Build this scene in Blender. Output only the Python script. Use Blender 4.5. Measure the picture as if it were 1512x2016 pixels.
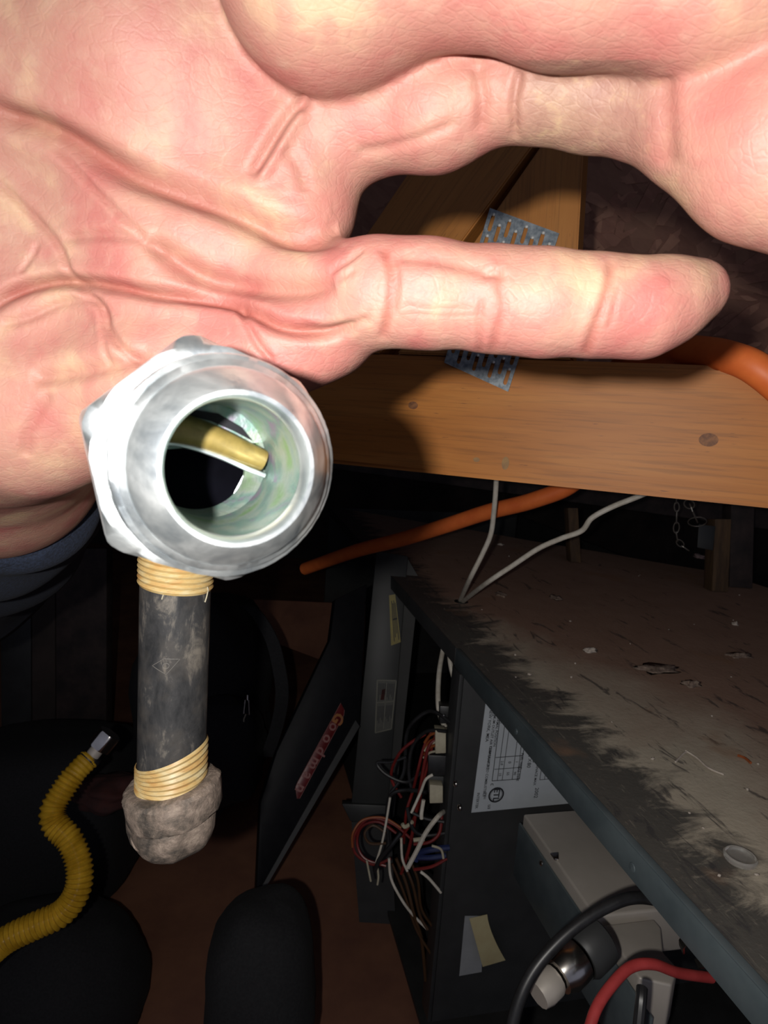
import bpy, bmesh, math, random
import numpy as np
from mathutils import Vector, Matrix
random.seed(7); np.random.seed(7)
R_ = math.radians
for o in list(bpy.data.objects): bpy.data.objects.remove(o)
SC = bpy.context.scene
COL = SC.collection

# ------------------------------------------------------------------ camera
F = 1250.0                       # focal length in pixels of the 1512x2016 frame
CAM = Vector((0, 0, 0.75))       # attic floor is z = 0
up_c = Vector((646, 9000, 1344)).normalized()
fw_c = Vector((0, 0, -1)); fw_c = (fw_c - up_c * fw_c.dot(up_c)).normalized()
rt_c = fw_c.cross(up_c)
R3 = Matrix((rt_c, fw_c, up_c))  # camera axes -> world axes
M4 = Matrix.Translation(CAM) @ R3.to_4x4()
cam_d = bpy.data.cameras.new('camera'); cam = bpy.data.objects.new('camera', cam_d); COL.objects.link(cam)
cam.matrix_world = M4
cam_d.sensor_fit = 'VERTICAL'; cam_d.sensor_height = 36; cam_d.lens = 36 * F / 2016
cam_d.clip_start = 0.005; cam_d.clip_end = 50
cam_d.dof.use_dof = True; cam_d.dof.focus_distance = 0.26; cam_d.dof.aperture_fstop = 40
SC.camera = cam
# ------------------------------------------------------------------ world, lamps, exposure
w = bpy.data.worlds.new('world'); SC.world = w; w.use_nodes = True
w.node_tree.nodes['Background'].inputs[0].default_value = (0.75, 0.78, 1.0, 1)
w.node_tree.nodes['Background'].inputs[1].default_value = 0.17
def lamp(name, loc_c, power, size, col=(1, .96, .9), target=(0, 0, -1), angle=150):
    l = bpy.data.lights.new(name, 'SPOT'); l.energy = power; l.shadow_soft_size = size; l.color = col
    l.spot_size = R_(angle); l.spot_blend = 1.0
    o = bpy.data.objects.new(name, l); COL.objects.link(o)
    p = M4 @ Vector(loc_c); t = M4 @ Vector(target)
    o.location = p; o.rotation_euler = (t - p).to_track_quat('-Z', 'Y').to_euler()
    return o
lamp('camera_flash', (-0.026, 0.003, 0.03), 5.4, 0.0035, target=(0.13, -0.08, -0.5), angle=160)  # camera flash left of the lens, set slightly back to soften its falloff
SC.view_settings.view_transform = 'Standard'; SC.view_settings.look = 'None'
SC.view_settings.gamma = 1; SC.view_settings.use_curve_mapping = False
SC.view_settings.exposure = 0.0
FG = 1.35                         # the hand and the pipe it holds: depth scale of their measurements

# ------------------------------------------------------------------ helpers
def P(x, y, d):  return M4 @ Vector(((x - 756) / F * d, -(y - 1008) / F * d, -d))
def ray(x, y):   return R3 @ Vector(((x - 756) / F, -(y - 1008) / F, -1))
def onz(x, y, z):
    r = ray(x, y); return CAM + r * ((z - CAM.z) / r.z)
def onpl(x, y, p0, n):
    r = ray(x, y); return CAM + r * ((p0 - CAM).dot(n) / r.dot(n))
def tag(o, label=None, cat=None, group=None, kind=None):
    if label: o['label'] = label
    if cat: o['category'] = cat
    if group: o['group'] = group
    if kind: o['kind'] = kind
    return o
def empty(name, loc, label, cat, group=None, kind=None):
    o = bpy.data.objects.new(name, None); COL.objects.link(o); o.location = loc; o.empty_display_size = .01
    return tag(o, label, cat, group, kind)
def link(name, me, mat=None, parent=None, smooth=True, loc=None):
    """mesh in world coordinates -> object (origin moved to its centre or to loc)"""
    n = len(me.vertices); co = np.empty(n * 3, np.float32); me.vertices.foreach_get('co', co); co = co.reshape(-1, 3)
    c = Vector(loc) if loc is not None else Vector(((co.min(0) + co.max(0)) / 2).tolist())
    me.transform(Matrix.Translation(-c))
    if mat: me.materials.append(mat)
    me.polygons.foreach_set('use_smooth', [smooth] * len(me.polygons)); me.update()
    me.name = name
    o = bpy.data.objects.new(name, me); COL.objects.link(o)
    if parent is not None:
        o.parent = parent; pl = Vector((0, 0, 0)); q = parent
        while q is not None: pl += q.location; q = q.parent
        o.location = c - pl
    else: o.location = c
    return o
def auto(o, ang=35):
    me = o.data
    try: me.set_sharp_from_angle(angle=R_(ang))
    except Exception: pass
    return o
class MB:
    def __init__(s): s.v = []; s.f = []
    def add(s, v, f):
        k = len(s.v); s.v += [tuple(x) for x in v]; s.f += [tuple(i + k for i in q) for q in f]; return s
    def box(s, c, ax, ay, az, hx, hy, hz):
        v = [c + ax * (hx * i) + ay * (hy * j) + az * (hz * k) for i in (-1, 1) for j in (-1, 1) for k in (-1, 1)]
        return s.add(v, [(0, 1, 3, 2), (4, 6, 7, 5), (0, 4, 5, 1), (2, 3, 7, 6), (0, 2, 6, 4), (1, 5, 7, 3)])
    def prism(s, pts, off):
        n = len(pts); off = Vector(off)
        v = list(pts) + [p + off for p in pts]
        return s.add(v, [tuple(range(n))[::-1], tuple(range(n, 2 * n))] + [(i, (i + 1) % n, (i + 1) % n + n, i + n) for i in range(n)])
    def tube(s, pts, r, seg=10, cap=True, close=False):
        n = len(pts); rr = r if hasattr(r, '__len__') else [r] * n
        v = []; prev = None
        for i, p in enumerate(pts):
            if close: t = (pts[(i + 1) % n] - pts[i - 1])
            else: t = (pts[min(i + 1, n - 1)] - pts[max(i - 1, 0)])
            t = t.normalized() if t.length > 1e-9 else Vector((0, 0, 1))
            if prev is None: a = t.orthogonal().normalized()
            else:
                a = prev - t * prev.dot(t); a = a.normalized() if a.length > 1e-6 else t.orthogonal().normalized()
            prev = a; b = t.cross(a)
            v += [p + (a * math.cos(2 * math.pi * k / seg) + b * math.sin(2 * math.pi * k / seg)) * rr[i] for k in range(seg)]
        f = []
        for i in range(n if close else n - 1):
            j = (i + 1) % n
            f += [(i * seg + k, i * seg + (k + 1) % seg, j * seg + (k + 1) % seg, j * seg + k) for k in range(seg)]
        if cap and not close: f += [tuple(range(seg))[::-1], tuple((n - 1) * seg + k for k in range(seg))]
        return s.add(v, f)
    def lathe(s, o, ax, prof, seg=64, ref=None, mod=None):
        ax = ax.normalized(); a = (ref - ax * ref.dot(ax)).normalized() if ref is not None else ax.orthogonal().normalized(); b = ax.cross(a)
        v = []
        for i, (t, r) in enumerate(prof):
            for k in range(seg):
                th = 2 * math.pi * k / seg; q = r if mod is None else mod(i, t, r, th)
                v.append(o + ax * t + (a * math.cos(th) + b * math.sin(th)) * q)
        f = []
        for i in range(len(prof) - 1):
            f += [(i * seg + k, i * seg + (k + 1) % seg, (i + 1) * seg + (k + 1) % seg, (i + 1) * seg + k) for k in range(seg)]
        return s.add(v, f)
    def me(s, name='m'):
        m = bpy.data.meshes.new(name); m.from_pydata(s.v, [], s.f); m.update()
        bm = bmesh.new(); bm.from_mesh(m); bmesh.ops.recalc_face_normals(bm, faces=bm.faces); bm.to_mesh(m); bm.free()
        return m
    def obj(s, name, mat, parent=None, smooth=True, bevel=0, seg=2, loc=None, ang=35):
        m = s.me(name)
        if bevel:
            bm = bmesh.new(); bm.from_mesh(m)
            es = [e for e in bm.edges if e.calc_face_angle(0) > .4]
            bmesh.ops.bevel(bm, geom=es, offset=bevel, segments=seg, affect='EDGES', profile=.5); bm.to_mesh(m); bm.free()
        o = link(name, m, mat, parent, smooth, loc); auto(o, ang); return o
def crom(pts, n=8, close=False):
    pts = [Vector(p) for p in pts]; out = []; N = len(pts)
    rng = range(N if close else N - 1)
    for i in rng:
        if close: p0, p1, p2, p3 = pts[i - 1], pts[i], pts[(i + 1) % N], pts[(i + 2) % N]
        else: p0, p1, p2, p3 = pts[max(i - 1, 0)], pts[i], pts[i + 1], pts[min(i + 2, N - 1)]
        for k in range(n):
            t = k / n
            out.append(.5 * ((2 * p1) + (p2 - p0) * t + (2 * p0 - 5 * p1 + 4 * p2 - p3) * t * t + (3 * p1 - p0 - 3 * p2 + p3) * t ** 3))
    if not close: out.append(pts[-1])
    return out

# ------------------------------------------------------------------ materials
def new_mat(name):
    m = bpy.data.materials.new(name); m.use_nodes = True
    nt = m.node_tree; return m, nt, nt.nodes['Principled BSDF']
def N(nt, t, **kw):
    n = nt.nodes.new(t)
    for k, v in kw.items():
        if k.startswith('i_'): n.inputs[k[2:].replace('_', ' ')].default_value = v
        else: setattr(n, k, v)
    return n
def ramp(nt, fac, stops, interp='LINEAR'):
    r = nt.nodes.new('ShaderNodeValToRGB'); r.color_ramp.interpolation = interp
    e = r.color_ramp.elements
    while len(e) > 1: e.remove(e[-1])
    e[0].position = stops[0][0]; e[0].color = (*stops[0][1], 1) if len(stops[0][1]) == 3 else stops[0][1]
    for p, c in stops[1:]:
        x = e.new(p); x.color = (*c, 1)
    nt.links.new(fac, r.inputs[0]); return r.outputs[0]
def coords(nt, scale=(1, 1, 1), rot=(0, 0, 0), kind='Object'):
    tc = nt.nodes.new('ShaderNodeTexCoord'); mp = nt.nodes.new('ShaderNodeMapping')
    mp.inputs['Scale'].default_value = scale; mp.inputs['Rotation'].default_value = rot
    nt.links.new(tc.outputs[kind], mp.inputs[0]); return mp.outputs[0]
def noise(nt, vec, scale, detail=4, rough=.55, dist=0):
    n = N(nt, 'ShaderNodeTexNoise'); n.inputs['Scale'].default_value = scale; n.inputs['Detail'].default_value = detail
    n.inputs['Roughness'].default_value = rough; n.inputs['Distortion'].default_value = dist
    nt.links.new(vec, n.inputs['Vector']); return n.outputs['Fac']
def mixc(nt, fac, a, b, mode='MIX'):
    m = nt.nodes.new('ShaderNodeMix'); m.data_type = 'RGBA'; m.blend_type = mode
    for s, x in ((m.inputs[0], fac), (m.inputs[6], a), (m.inputs[7], b)):
        if hasattr(x, 'is_output'): nt.links.new(x, s)
        elif isinstance(x, (int, float)): s.default_value = x
        else: s.default_value = (*x, 1)
    return m.outputs[2]
def math_(nt, op, a, b=0.0, c=None):
    m = nt.nodes.new('ShaderNodeMath'); m.operation = op
    for s, x in zip(m.inputs, (a, b) if c is None else (a, b, c)):
        if hasattr(x, 'is_output'): nt.links.new(x, s)
        else: s.default_value = x
    return m.outputs[0]
def bump(nt, bs, h, strength=.3, dist=.001):
    b = N(nt, 'ShaderNodeBump'); b.inputs['Strength'].default_value = strength; b.inputs['Distance'].default_value = dist
    nt.links.new(h, b.inputs['Height']); nt.links.new(b.outputs[0], bs.inputs['Normal'])
def simple(name, c, rough=.5, metal=0, c2=None, scale=60, bmp=0, bd=.0005, spec=.5, stretch=(1, 1, 1), lo=.35, hi=.65):
    m, nt, bs = new_mat(name)
    bs.inputs['Roughness'].default_value = rough; bs.inputs['Metallic'].default_value = metal
    bs.inputs['Specular IOR Level'].default_value = spec
    v = coords(nt, stretch); f = noise(nt, v, scale, 5, .6)
    c2 = c2 or tuple(x * .8 for x in c)
    nt.links.new(ramp(nt, f, [(lo, c2), (hi, c)]), bs.inputs['Base Color'])
    if bmp: bump(nt, bs, f, bmp, bd)
    return m
def wood(name, c1, c2, c3, rot=(0, 0, 0), scl=1.0, spec=.4):
    m, nt, bs = new_mat(name); bs.inputs['Roughness'].default_value = .5; bs.inputs['Specular IOR Level'].default_value = spec
    v = coords(nt, (1.5 * scl, 14 * scl, 14 * scl), rot)
    f = noise(nt, v, 3.0, 5, .55, .6); v2 = coords(nt, (6 * scl, 160 * scl, 160 * scl), rot); g = noise(nt, v2, 2.5, 3, .6)
    c = ramp(nt, f, [(.25, c1), (.5, c2), (.75, c3)])
    c = mixc(nt, ramp(nt, g, [(.35, (0, 0, 0)), (.5, (1, 1, 1))]), mixc(nt, .3, c, (.12, .05, .015)), c)
    # a few dark pores
    v3 = coords(nt, (20 * scl, 220 * scl, 220 * scl), rot); h = noise(nt, v3, 4, 2, .5)
    c = mixc(nt, ramp(nt, h, [(.22, (1, 1, 1)), (.30, (0, 0, 0))]), c, (.16, .06, .02))
    nt.links.new(c, bs.inputs['Base Color']); bump(nt, bs, g, .12, .0006); return m

M = {}
M['wood'] = wood('beam_wood', (.40, .135, .020), (.49, .175, .030), (.60, .24, .048))
M['wood_web'] = wood('web_wood', (.36, .14, .03), (.44, .175, .038), (.52, .23, .055))
M['wood_post'] = simple('old_post_wood', (.13, .075, .035), .8, 0, (.06, .035, .02), 30, .3, stretch=(3, 3, .4))
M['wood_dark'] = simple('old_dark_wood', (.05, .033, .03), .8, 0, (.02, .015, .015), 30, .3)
M['black_metal'] = simple('charcoal_painted_steel', (.037, .038, .039), .5, 0, (.027, .028, .029), 25, .05)
M['lip'] = simple('blue_grey_painted_steel', (.10, .125, .135), .45, 0, (.065, .085, .095), 22, .06)
M['inner'] = simple('dark_painted_steel', (.028, .028, .028), .6, 0, (.018, .018, .018), 30)
M['column'] = simple('dull_grey_steel', (.034, .036, .036), .5, 0, (.022, .024, .025), 12, .08)
M['galv'] = simple('galvanised_plate', (.36, .40, .43), .42, .35, (.15, .18, .21), 260, .1)
M['silver'] = simple('brushed_steel', (.52, .47, .42), .45, .2, (.46, .42, .37), 20, .03, stretch=(1, 1, 1))
M['chrome'] = simple('polished_metal', (.75, .72, .68), .22, 1, (.55, .52, .48), 60, .05)
M['white_pvc'] = simple('white_cable_jacket', (.72, .68, .60), .5, 0, (.55, .5, .42), 90)
M['offwhite'] = simple('aged_white_plastic', (.50, .46, .34), .5, 0, (.38, .34, .25), 60)
M['orange'] = simple('orange_jacket', (.95, .22, .05), .5, 0, (.85, .17, .04), 60)
M['red'] = simple('red_wire', (.20, .018, .014), .4, 0, (.12, .012, .012), 60)
M['redcable'] = simple('red_cable', (.42, .05, .05), .45, 0, (.33, .035, .035), 60)
M['orangewire'] = simple('orange_wire', (.30, .08, .025), .4)
M['brownwire'] = simple('brown_wire', (.07, .035, .016), .4)
M['bluewire'] = simple('navy_wire', (.02, .03, .10), .3)
M['blackrub'] = simple('black_rubber', (.022, .022, .024), .4, 0, (.012, .012, .013), 80, .1)
M['fabric'] = simple('black_nylon', (.011, .011, .0125), .9, 0, (.005, .005, .0065), 400, .5, .0006)
M['redcloth'] = simple('dark_red_cloth', (.06, .015, .012), .9, 0, (.03, .01, .01), 40, .3)
M['navy'] = simple('navy_knit', (.012, .02, .045), .95, 0, (.004, .007, .017), 900, .9, .0006)
M['ink'] = simple('black_ink', (.015, .015, .02), .6)
M['paper'] = simple('label_paper', (.52, .56, .60), .55, 0, (.47, .51, .55), 30)
M['paper2'] = simple('grey_slip', (.30, .31, .32), .6, 0, (.26, .27, .28), 30)
M['cream'] = simple('cream_slip', (.44, .39, .22), .6, 0, (.40, .33, .18), 40)
M['yellow_st'] = simple('yellow_sticker', (.30, .24, .02), .5, 0, (.22, .17, .02), 40)
M['grey_st'] = simple('grey_sticker', (.075, .075, .062), .5, 0, (.055, .055, .045), 60)
M['badge'] = simple('red_badge', (.13, .010, .012), .4, 0, (.10, .008, .009), 60)
M['gold'] = simple('badge_gold', (.32, .12, .03), .4)
M['badge_txt'] = simple('badge_lettering', (.28, .12, .11), .4)
M['dustbit'] = simple('dust_clump', (.30, .23, .18), .95, 0, (.15, .10, .08), 300, .8, .001)
M['whitebit'] = simple('pale_crumb', (.62, .55, .47), .9, 0, (.4, .34, .3), 200, .5)

M['void'] = simple('dark_oily_iron', (.008, .008, .010), .5, 0, (.005, .005, .007), 60, spec=.12)
M['tape_in'] = simple('brassy_tape', (.17, .125, .035), .4, .3, (.10, .075, .02), 300)
M['deep_shade'] = simple('painted_bore_shade', (.0018, .0018, .003), .9, 0, (.001, .001, .0015), 60, spec=0)
def m_top():
    m, nt, bs = new_mat('dusty_furnace_top'); bs.inputs['Roughness'].default_value = .75; bs.inputs['Specular IOR Level'].default_value = .25
    tc = nt.nodes.new('ShaderNodeTexCoord'); sp = nt.nodes.new('ShaderNodeSeparateXYZ'); nt.links.new(tc.outputs['Object'], sp.inputs[0])
    U, V = sp.outputs[0], sp.outputs[1]      # u along the front edge (towards the lens), v inwards
    v = coords(nt, (1, 1, 1))
    n1 = noise(nt, v, 5, 6, .6, .3); n2 = noise(nt, v, 26, 6, .65, .2); n3 = noise(nt, coords(nt, (1.2, 5, 1), (0, 0, .5)), 14, 5, .65, .8)
    n4 = noise(nt, coords(nt, (3.2, 1.2, 1), (0, 0, .45)), 9, 6, .68, 1.2); n5 = noise(nt, v, 170, 4, .7)
    brown = mixc(nt, n2, (.27, .165, .12), (.42, .28, .21))
    grey = mixc(nt, n2, (.42, .37, .29), (.60, .53, .42))
    # the film is greyer near the front edge, browner far in
    g = math_(nt, 'ADD', math_(nt, 'MULTIPLY', V, -2.6), math_(nt, 'MULTIPLY', n1, 1.9))
    g = math_(nt, 'ADD', g, math_(nt, 'MULTIPLY', U, 1.1))
    c = mixc(nt, ramp(nt, g, [(.10, (0, 0, 0)), (.62, (1, 1, 1))]), brown, grey)
    # wiped streaks running inwards from the edge
    wv = math_(nt, 'SUBTRACT', math_(nt, 'ADD', math_(nt, 'MULTIPLY', n4, .18), math_(nt, 'MULTIPLY', n2, .07)), V)
    wmask = ramp(nt, wv, [(.050, (0, 0, 0)), (.085, (1, 1, 1))])
    c = mixc(nt, math_(nt, 'MULTIPLY', wmask, .88), c, (.035, .037, .04))
    # islands of bare metal near the lens
    isl = math_(nt, 'ADD', n3, math_(nt, 'MULTIPLY', U, .06))
    im = math_(nt, 'MULTIPLY', ramp(nt, isl, [(.57, (0, 0, 0)), (.63, (1, 1, 1))]), .72)
    c = mixc(nt, im, c, (.05, .047, .05))
    # pale scuffs and tan rust
    sc = noise(nt, coords(nt, (3, 22, 1), (0, 0, .8)), 9, 5, .7, 1.5)
    c = mixc(nt, math_(nt, 'MULTIPLY', ramp(nt, sc, [(.60, (0, 0, 0)), (.72, (1, 1, 1))]), .5), c, (.38, .34, .27))
    ru = noise(nt, coords(nt, (1, 1, 1)), 11, 3, .5)
    c = mixc(nt, math_(nt, 'MULTIPLY', ramp(nt, ru, [(.64, (0, 0, 0)), (.70, (1, 1, 1))]), .45), c, (.34, .19, .11))
    c = mixc(nt, math_(nt, 'MULTIPLY', ramp(nt, n5, [(.60, (0, 0, 0)), (.75, (1, 1, 1))]), .35), c, (.30, .24, .19))
    nt.links.new(c, bs.inputs['Base Color']); bump(nt, bs, n5, .35, .0015); return m
M['top'] = m_top()

def m_zinc():
    m, nt, bs = new_mat('bright_zinc'); bs.inputs['Metallic'].default_value = .945
    v = coords(nt, (1, 1, 1)); n1 = noise(nt, v, 130, 4, .6, .5); n2 = noise(nt, v, 700, 3, .6)
    nt.links.new(ramp(nt, n1, [(.3, (.62, .70, .76)), (.5, (.84, .90, .93)), (.7, (.93, .97, .99))]), bs.inputs['Base Color'])
    nt.links.new(ramp(nt, n1, [(.3, (.26, .26, .26)), (.7, (.42, .42, .42))]), bs.inputs['Roughness'])
    bump(nt, bs, math_(nt, 'ADD', n1, math_(nt, 'MULTIPLY', n2, .3)), .3, .0004); return m
M['zinc'] = m_zinc()
def m_bore():
    m, nt, bs = new_mat('zinc_bore'); bs.inputs['Metallic'].default_value = .6; bs.inputs['Roughness'].default_value = .42
    v = coords(nt, (1, 1, 1)); n1 = noise(nt, v, 160, 3, .5, .6); n2 = noise(nt, v, 900, 3, .6)
    nt.links.new(ramp(nt, n1, [(.3, (.20, .14, .22)), (.42, (.13, .22, .19)), (.55, (.22, .26, .23)), (.7, (.15, .25, .12))]), bs.inputs['Base Color'])
    bump(nt, bs, n2, .4, .0004); return m
M['bore'] = m_bore()
def m_tape():
    m, nt, bs = new_mat('yellow_thread_tape'); bs.inputs['Roughness'].default_value = .45
    v = coords(nt, (1, 1, 3)); n1 = noise(nt, v, 90, 4, .6); n2 = noise(nt, coords(nt, (1, 1, 9)), 260, 4, .6)
    c = ramp(nt, n1, [(.3, (.52, .28, .09)), (.5, (.58, .41, .17)), (.7, (.64, .55, .33))])
    c = mixc(nt, math_(nt, 'MULTIPLY', ramp(nt, n2, [(.28, (1, 1, 1)), (.4, (0, 0, 0))]), .6), c, (.22, .13, .06))
    nt.links.new(c, bs.inputs['Base Color']); return m
M['tape'] = m_tape()
def m_pipe():
    m, nt, bs = new_mat('black_iron_pipe'); bs.inputs['Roughness'].default_value = .42; bs.inputs['Specular IOR Level'].default_value = .45
    v = coords(nt, (1, 1, .4)); n1 = noise(nt, v, 130, 6, .7, .4); n2 = noise(nt, coords(nt), 500, 4, .6); n3 = noise(nt, coords(nt), 60, 3, .6)
    c = ramp(nt, n1, [(.35, (.025, .026, .028)), (.54, (.05, .05, .052)), (.68, (.20, .18, .155))])
    c = mixc(nt, math_(nt, 'MULTIPLY', ramp(nt, n3, [(.45, (0, 0, 0)), (.65, (1, 1, 1))]), .3), c, (.15, .13, .11))
    nt.links.new(c, bs.inputs['Base Color']); bump(nt, bs, n2, .2, .0003); return m
M['pipe'] = m_pipe()
def m_cast():
    m, nt, bs = new_mat('dusty_cast_iron'); bs.inputs['Roughness'].default_value = .6
    n1 = noise(nt, coords(nt), 110, 6, .7, .4); n2 = noise(nt, coords(nt), 800, 5, .7)
    c = ramp(nt, n1, [(.36, (.07, .06, .052)), (.48, (.17, .135, .11)), (.56, (.25, .195, .16)), (.68, (.40, .32, .26))])
    nt.links.new(c, bs.inputs['Base Color']); bump(nt, bs, math_(nt, 'ADD', math_(nt, 'MULTIPLY', n1, .5), n2), .6, .0008); return m
M['cast'] = m_cast()
def m_skin():
    m, nt, bs = new_mat('skin')
    at = N(nt, 'ShaderNodeAttribute'); at.attribute_name = 'crease'
    red = N(nt, 'ShaderNodeAttribute'); red.attribute_name = 'flush'
    v = coords(nt); n1 = noise(nt, v, 55, 4, .55, .3); n2 = noise(nt, v, 170, 4, .6); n3 = noise(nt, v, 1500, 3, .6)
    n4 = noise(nt, coords(nt, (30, 180, 60), (0, 0, .5)), 14, 3, .5, .6)
    c = ramp(nt, n1, [(.34, (.31, .112, .098)), (.45, (.325, .150, .122)), (.55, (.335, .178, .136)), (.68, (.40, .262, .175))])
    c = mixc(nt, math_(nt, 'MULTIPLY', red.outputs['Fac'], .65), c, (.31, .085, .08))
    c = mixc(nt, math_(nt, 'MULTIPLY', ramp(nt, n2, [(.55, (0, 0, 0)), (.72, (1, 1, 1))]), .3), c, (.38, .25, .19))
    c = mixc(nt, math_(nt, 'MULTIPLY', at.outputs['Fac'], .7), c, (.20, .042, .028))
    cal = N(nt, 'ShaderNodeAttribute'); cal.attribute_name = 'callus_shade'
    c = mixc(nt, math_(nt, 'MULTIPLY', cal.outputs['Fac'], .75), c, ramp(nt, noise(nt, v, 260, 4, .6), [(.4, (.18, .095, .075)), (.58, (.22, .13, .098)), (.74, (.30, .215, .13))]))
    nt.links.new(c, bs.inputs['Base Color'])
    bs.inputs['Roughness'].default_value = .55; bs.inputs['Specular IOR Level'].default_value = .32
    bs.inputs['Subsurface Weight'].default_value = .22; bs.inputs['Subsurface Radius'].default_value = (1, .35, .2); bs.inputs['Subsurface Scale'].default_value = .0022
    vo = N(nt, 'ShaderNodeTexVoronoi'); vo.feature = 'DISTANCE_TO_EDGE'; vo.inputs['Scale'].default_value = 420
    nt.links.new(coords(nt, (.7, 1.5, 1), (0, 0, .25)), vo.inputs['Vector'])
    lines = ramp(nt, vo.outputs['Distance'], [(0, (0, 0, 0)), (.12, (1, 1, 1))])
    wv = N(nt, 'ShaderNodeTexWave'); wv.wave_type = 'BANDS'; wv.bands_direction = 'Y'
    wv.inputs['Scale'].default_value = 260; wv.inputs['Distortion'].default_value = 9; wv.inputs['Detail'].default_value = 1; wv.inputs['Detail Scale'].default_value = .12
    nt.links.new(v, wv.inputs['Vector'])
    h = math_(nt, 'ADD', math_(nt, 'ADD', math_(nt, 'MULTIPLY', n3, .6), math_(nt, 'MULTIPLY', lines, .22)), math_(nt, 'ADD', math_(nt, 'MULTIPLY', wv.outputs['Fac'], .03), math_(nt, 'MULTIPLY', n2, 1.2)))
    bump(nt, bs, h, .30, .0006); return m
M['skin'] = m_skin()
def m_hose():
    m, nt, bs = new_mat('yellow_coated_hose'); bs.inputs['Roughness'].default_value = .28
    n1 = noise(nt, coords(nt), 60, 4, .6)
    nt.links.new(ramp(nt, n1, [(.35, (.38, .21, .012)), (.65, (.60, .36, .03))]), bs.inputs['Base Color']); return m
M['hose'] = m_hose()
def m_osb(name, k=1.0):
    m, nt, bs = new_mat(name); bs.inputs['Roughness'].default_value = .85
    v = coords(nt, (1, 3.0, 1), (0, 0, .6)); vo = N(nt, 'ShaderNodeTexVoronoi'); vo.inputs['Scale'].default_value = 22; vo.inputs['Randomness'].default_value = 1
    nt.links.new(v, vo.inputs['Vector']); n1 = noise(nt, v, 60, 4, .6)
    c = ramp(nt, vo.outputs['Color'], [(.1, tuple(x * k for x in (.14, .065, .05))), (.5, tuple(x * k for x in (.20, .10, .075))), (.9, tuple(x * k for x in (.27, .15, .105)))])
    c = mixc(nt, .35, c, mixc(nt, n1, (.05 * k, .025 * k, .02 * k), (.30 * k, .16 * k, .11 * k)))
    nt.links.new(c, bs.inputs['Base Color']); bump(nt, bs, vo.outputs['Distance'], .5, .003); return m
M['osb'] = m_osb('osb_board', 1.7)
M['osb_flake'] = m_osb('osb_flakes', 2.3)
M['floorply'] = simple('stained_brown_floor', (.26, .115, .065), .8, 0, (.17, .07, .045), 9, .2, .001)
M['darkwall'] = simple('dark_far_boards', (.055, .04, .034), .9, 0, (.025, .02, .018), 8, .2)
M['foam'] = simple('insulation_tuft', (.32, .24, .24), .95, 0, (.2, .13, .13), 120, .8)
def m_clear():
    m, nt, bs = new_mat('clear_plastic'); bs.inputs['Base Color'].default_value = (.95, .93, .88, 1); bs.inputs['Roughness'].default_value = .12
    bs.inputs['Transmission Weight'].default_value = .85; bs.inputs['IOR'].default_value = 1.45; return m
M['clear'] = m_clear()

# ------------------------------------------------------------------ text helper
def text_mesh(txt, size, o, ux, uy, mb=None, align='CENTER', bold=0.0, nz=None, ext=.00012):
    """flat lettering at o; ux reading direction, uy letter-up"""
    cu = bpy.data.curves.new('t', 'FONT'); cu.body = txt; cu.size = size; cu.align_x = align; cu.align_y = 'CENTER'
    cu.offset = bold; cu.extrude = ext; cu.resolution_u = 2
    ob = bpy.data.objects.new('t', cu); COL.objects.link(ob)
    me = bpy.data.meshes.new_from_object(ob.evaluated_get(bpy.context.evaluated_depsgraph_get()))
    ux = ux.normalized(); uy = (uy - ux * uy.dot(ux)).normalized(); uz = ux.cross(uy)
    mt = Matrix((ux, uy, uz)).transposed()
    mb = mb or MB()
    mb.add([o + mt @ v.co for v in me.vertices], [tuple(p.vertices) for p in me.polygons])
    bpy.data.objects.remove(ob); bpy.data.curves.remove(cu); bpy.data.meshes.remove(me)
    return mb

# ================================================================== SETTING
Z = Vector((0, 0, 1)); X = Vector((1, 0, 0)); Y = Vector((0, 1, 0))
def slab(name, pts, thick, mat, kind='structure', smooth=False, parent=None):
    o = MB().prism(pts, thick).obj(name, mat, parent, smooth); o['kind'] = kind; return o
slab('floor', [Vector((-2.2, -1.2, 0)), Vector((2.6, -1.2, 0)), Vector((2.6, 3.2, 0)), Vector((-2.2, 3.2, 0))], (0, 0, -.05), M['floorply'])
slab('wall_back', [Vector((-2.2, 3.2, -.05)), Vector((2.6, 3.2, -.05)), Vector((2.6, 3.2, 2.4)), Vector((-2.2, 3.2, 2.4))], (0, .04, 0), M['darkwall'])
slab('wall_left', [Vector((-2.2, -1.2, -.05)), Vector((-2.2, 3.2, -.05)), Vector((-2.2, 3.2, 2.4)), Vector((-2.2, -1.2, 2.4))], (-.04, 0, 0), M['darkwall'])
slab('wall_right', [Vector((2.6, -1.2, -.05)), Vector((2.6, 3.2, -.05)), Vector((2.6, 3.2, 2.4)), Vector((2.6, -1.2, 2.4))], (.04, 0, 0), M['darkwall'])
slab('ceiling', [Vector((-2.2, -1.2, 2.4)), Vector((2.6, -1.2, 2.4)), Vector((2.6, 3.2, 2.4)), Vector((-2.2, 3.2, 2.4))], (0, 0, .04), M['darkwall'])
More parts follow.
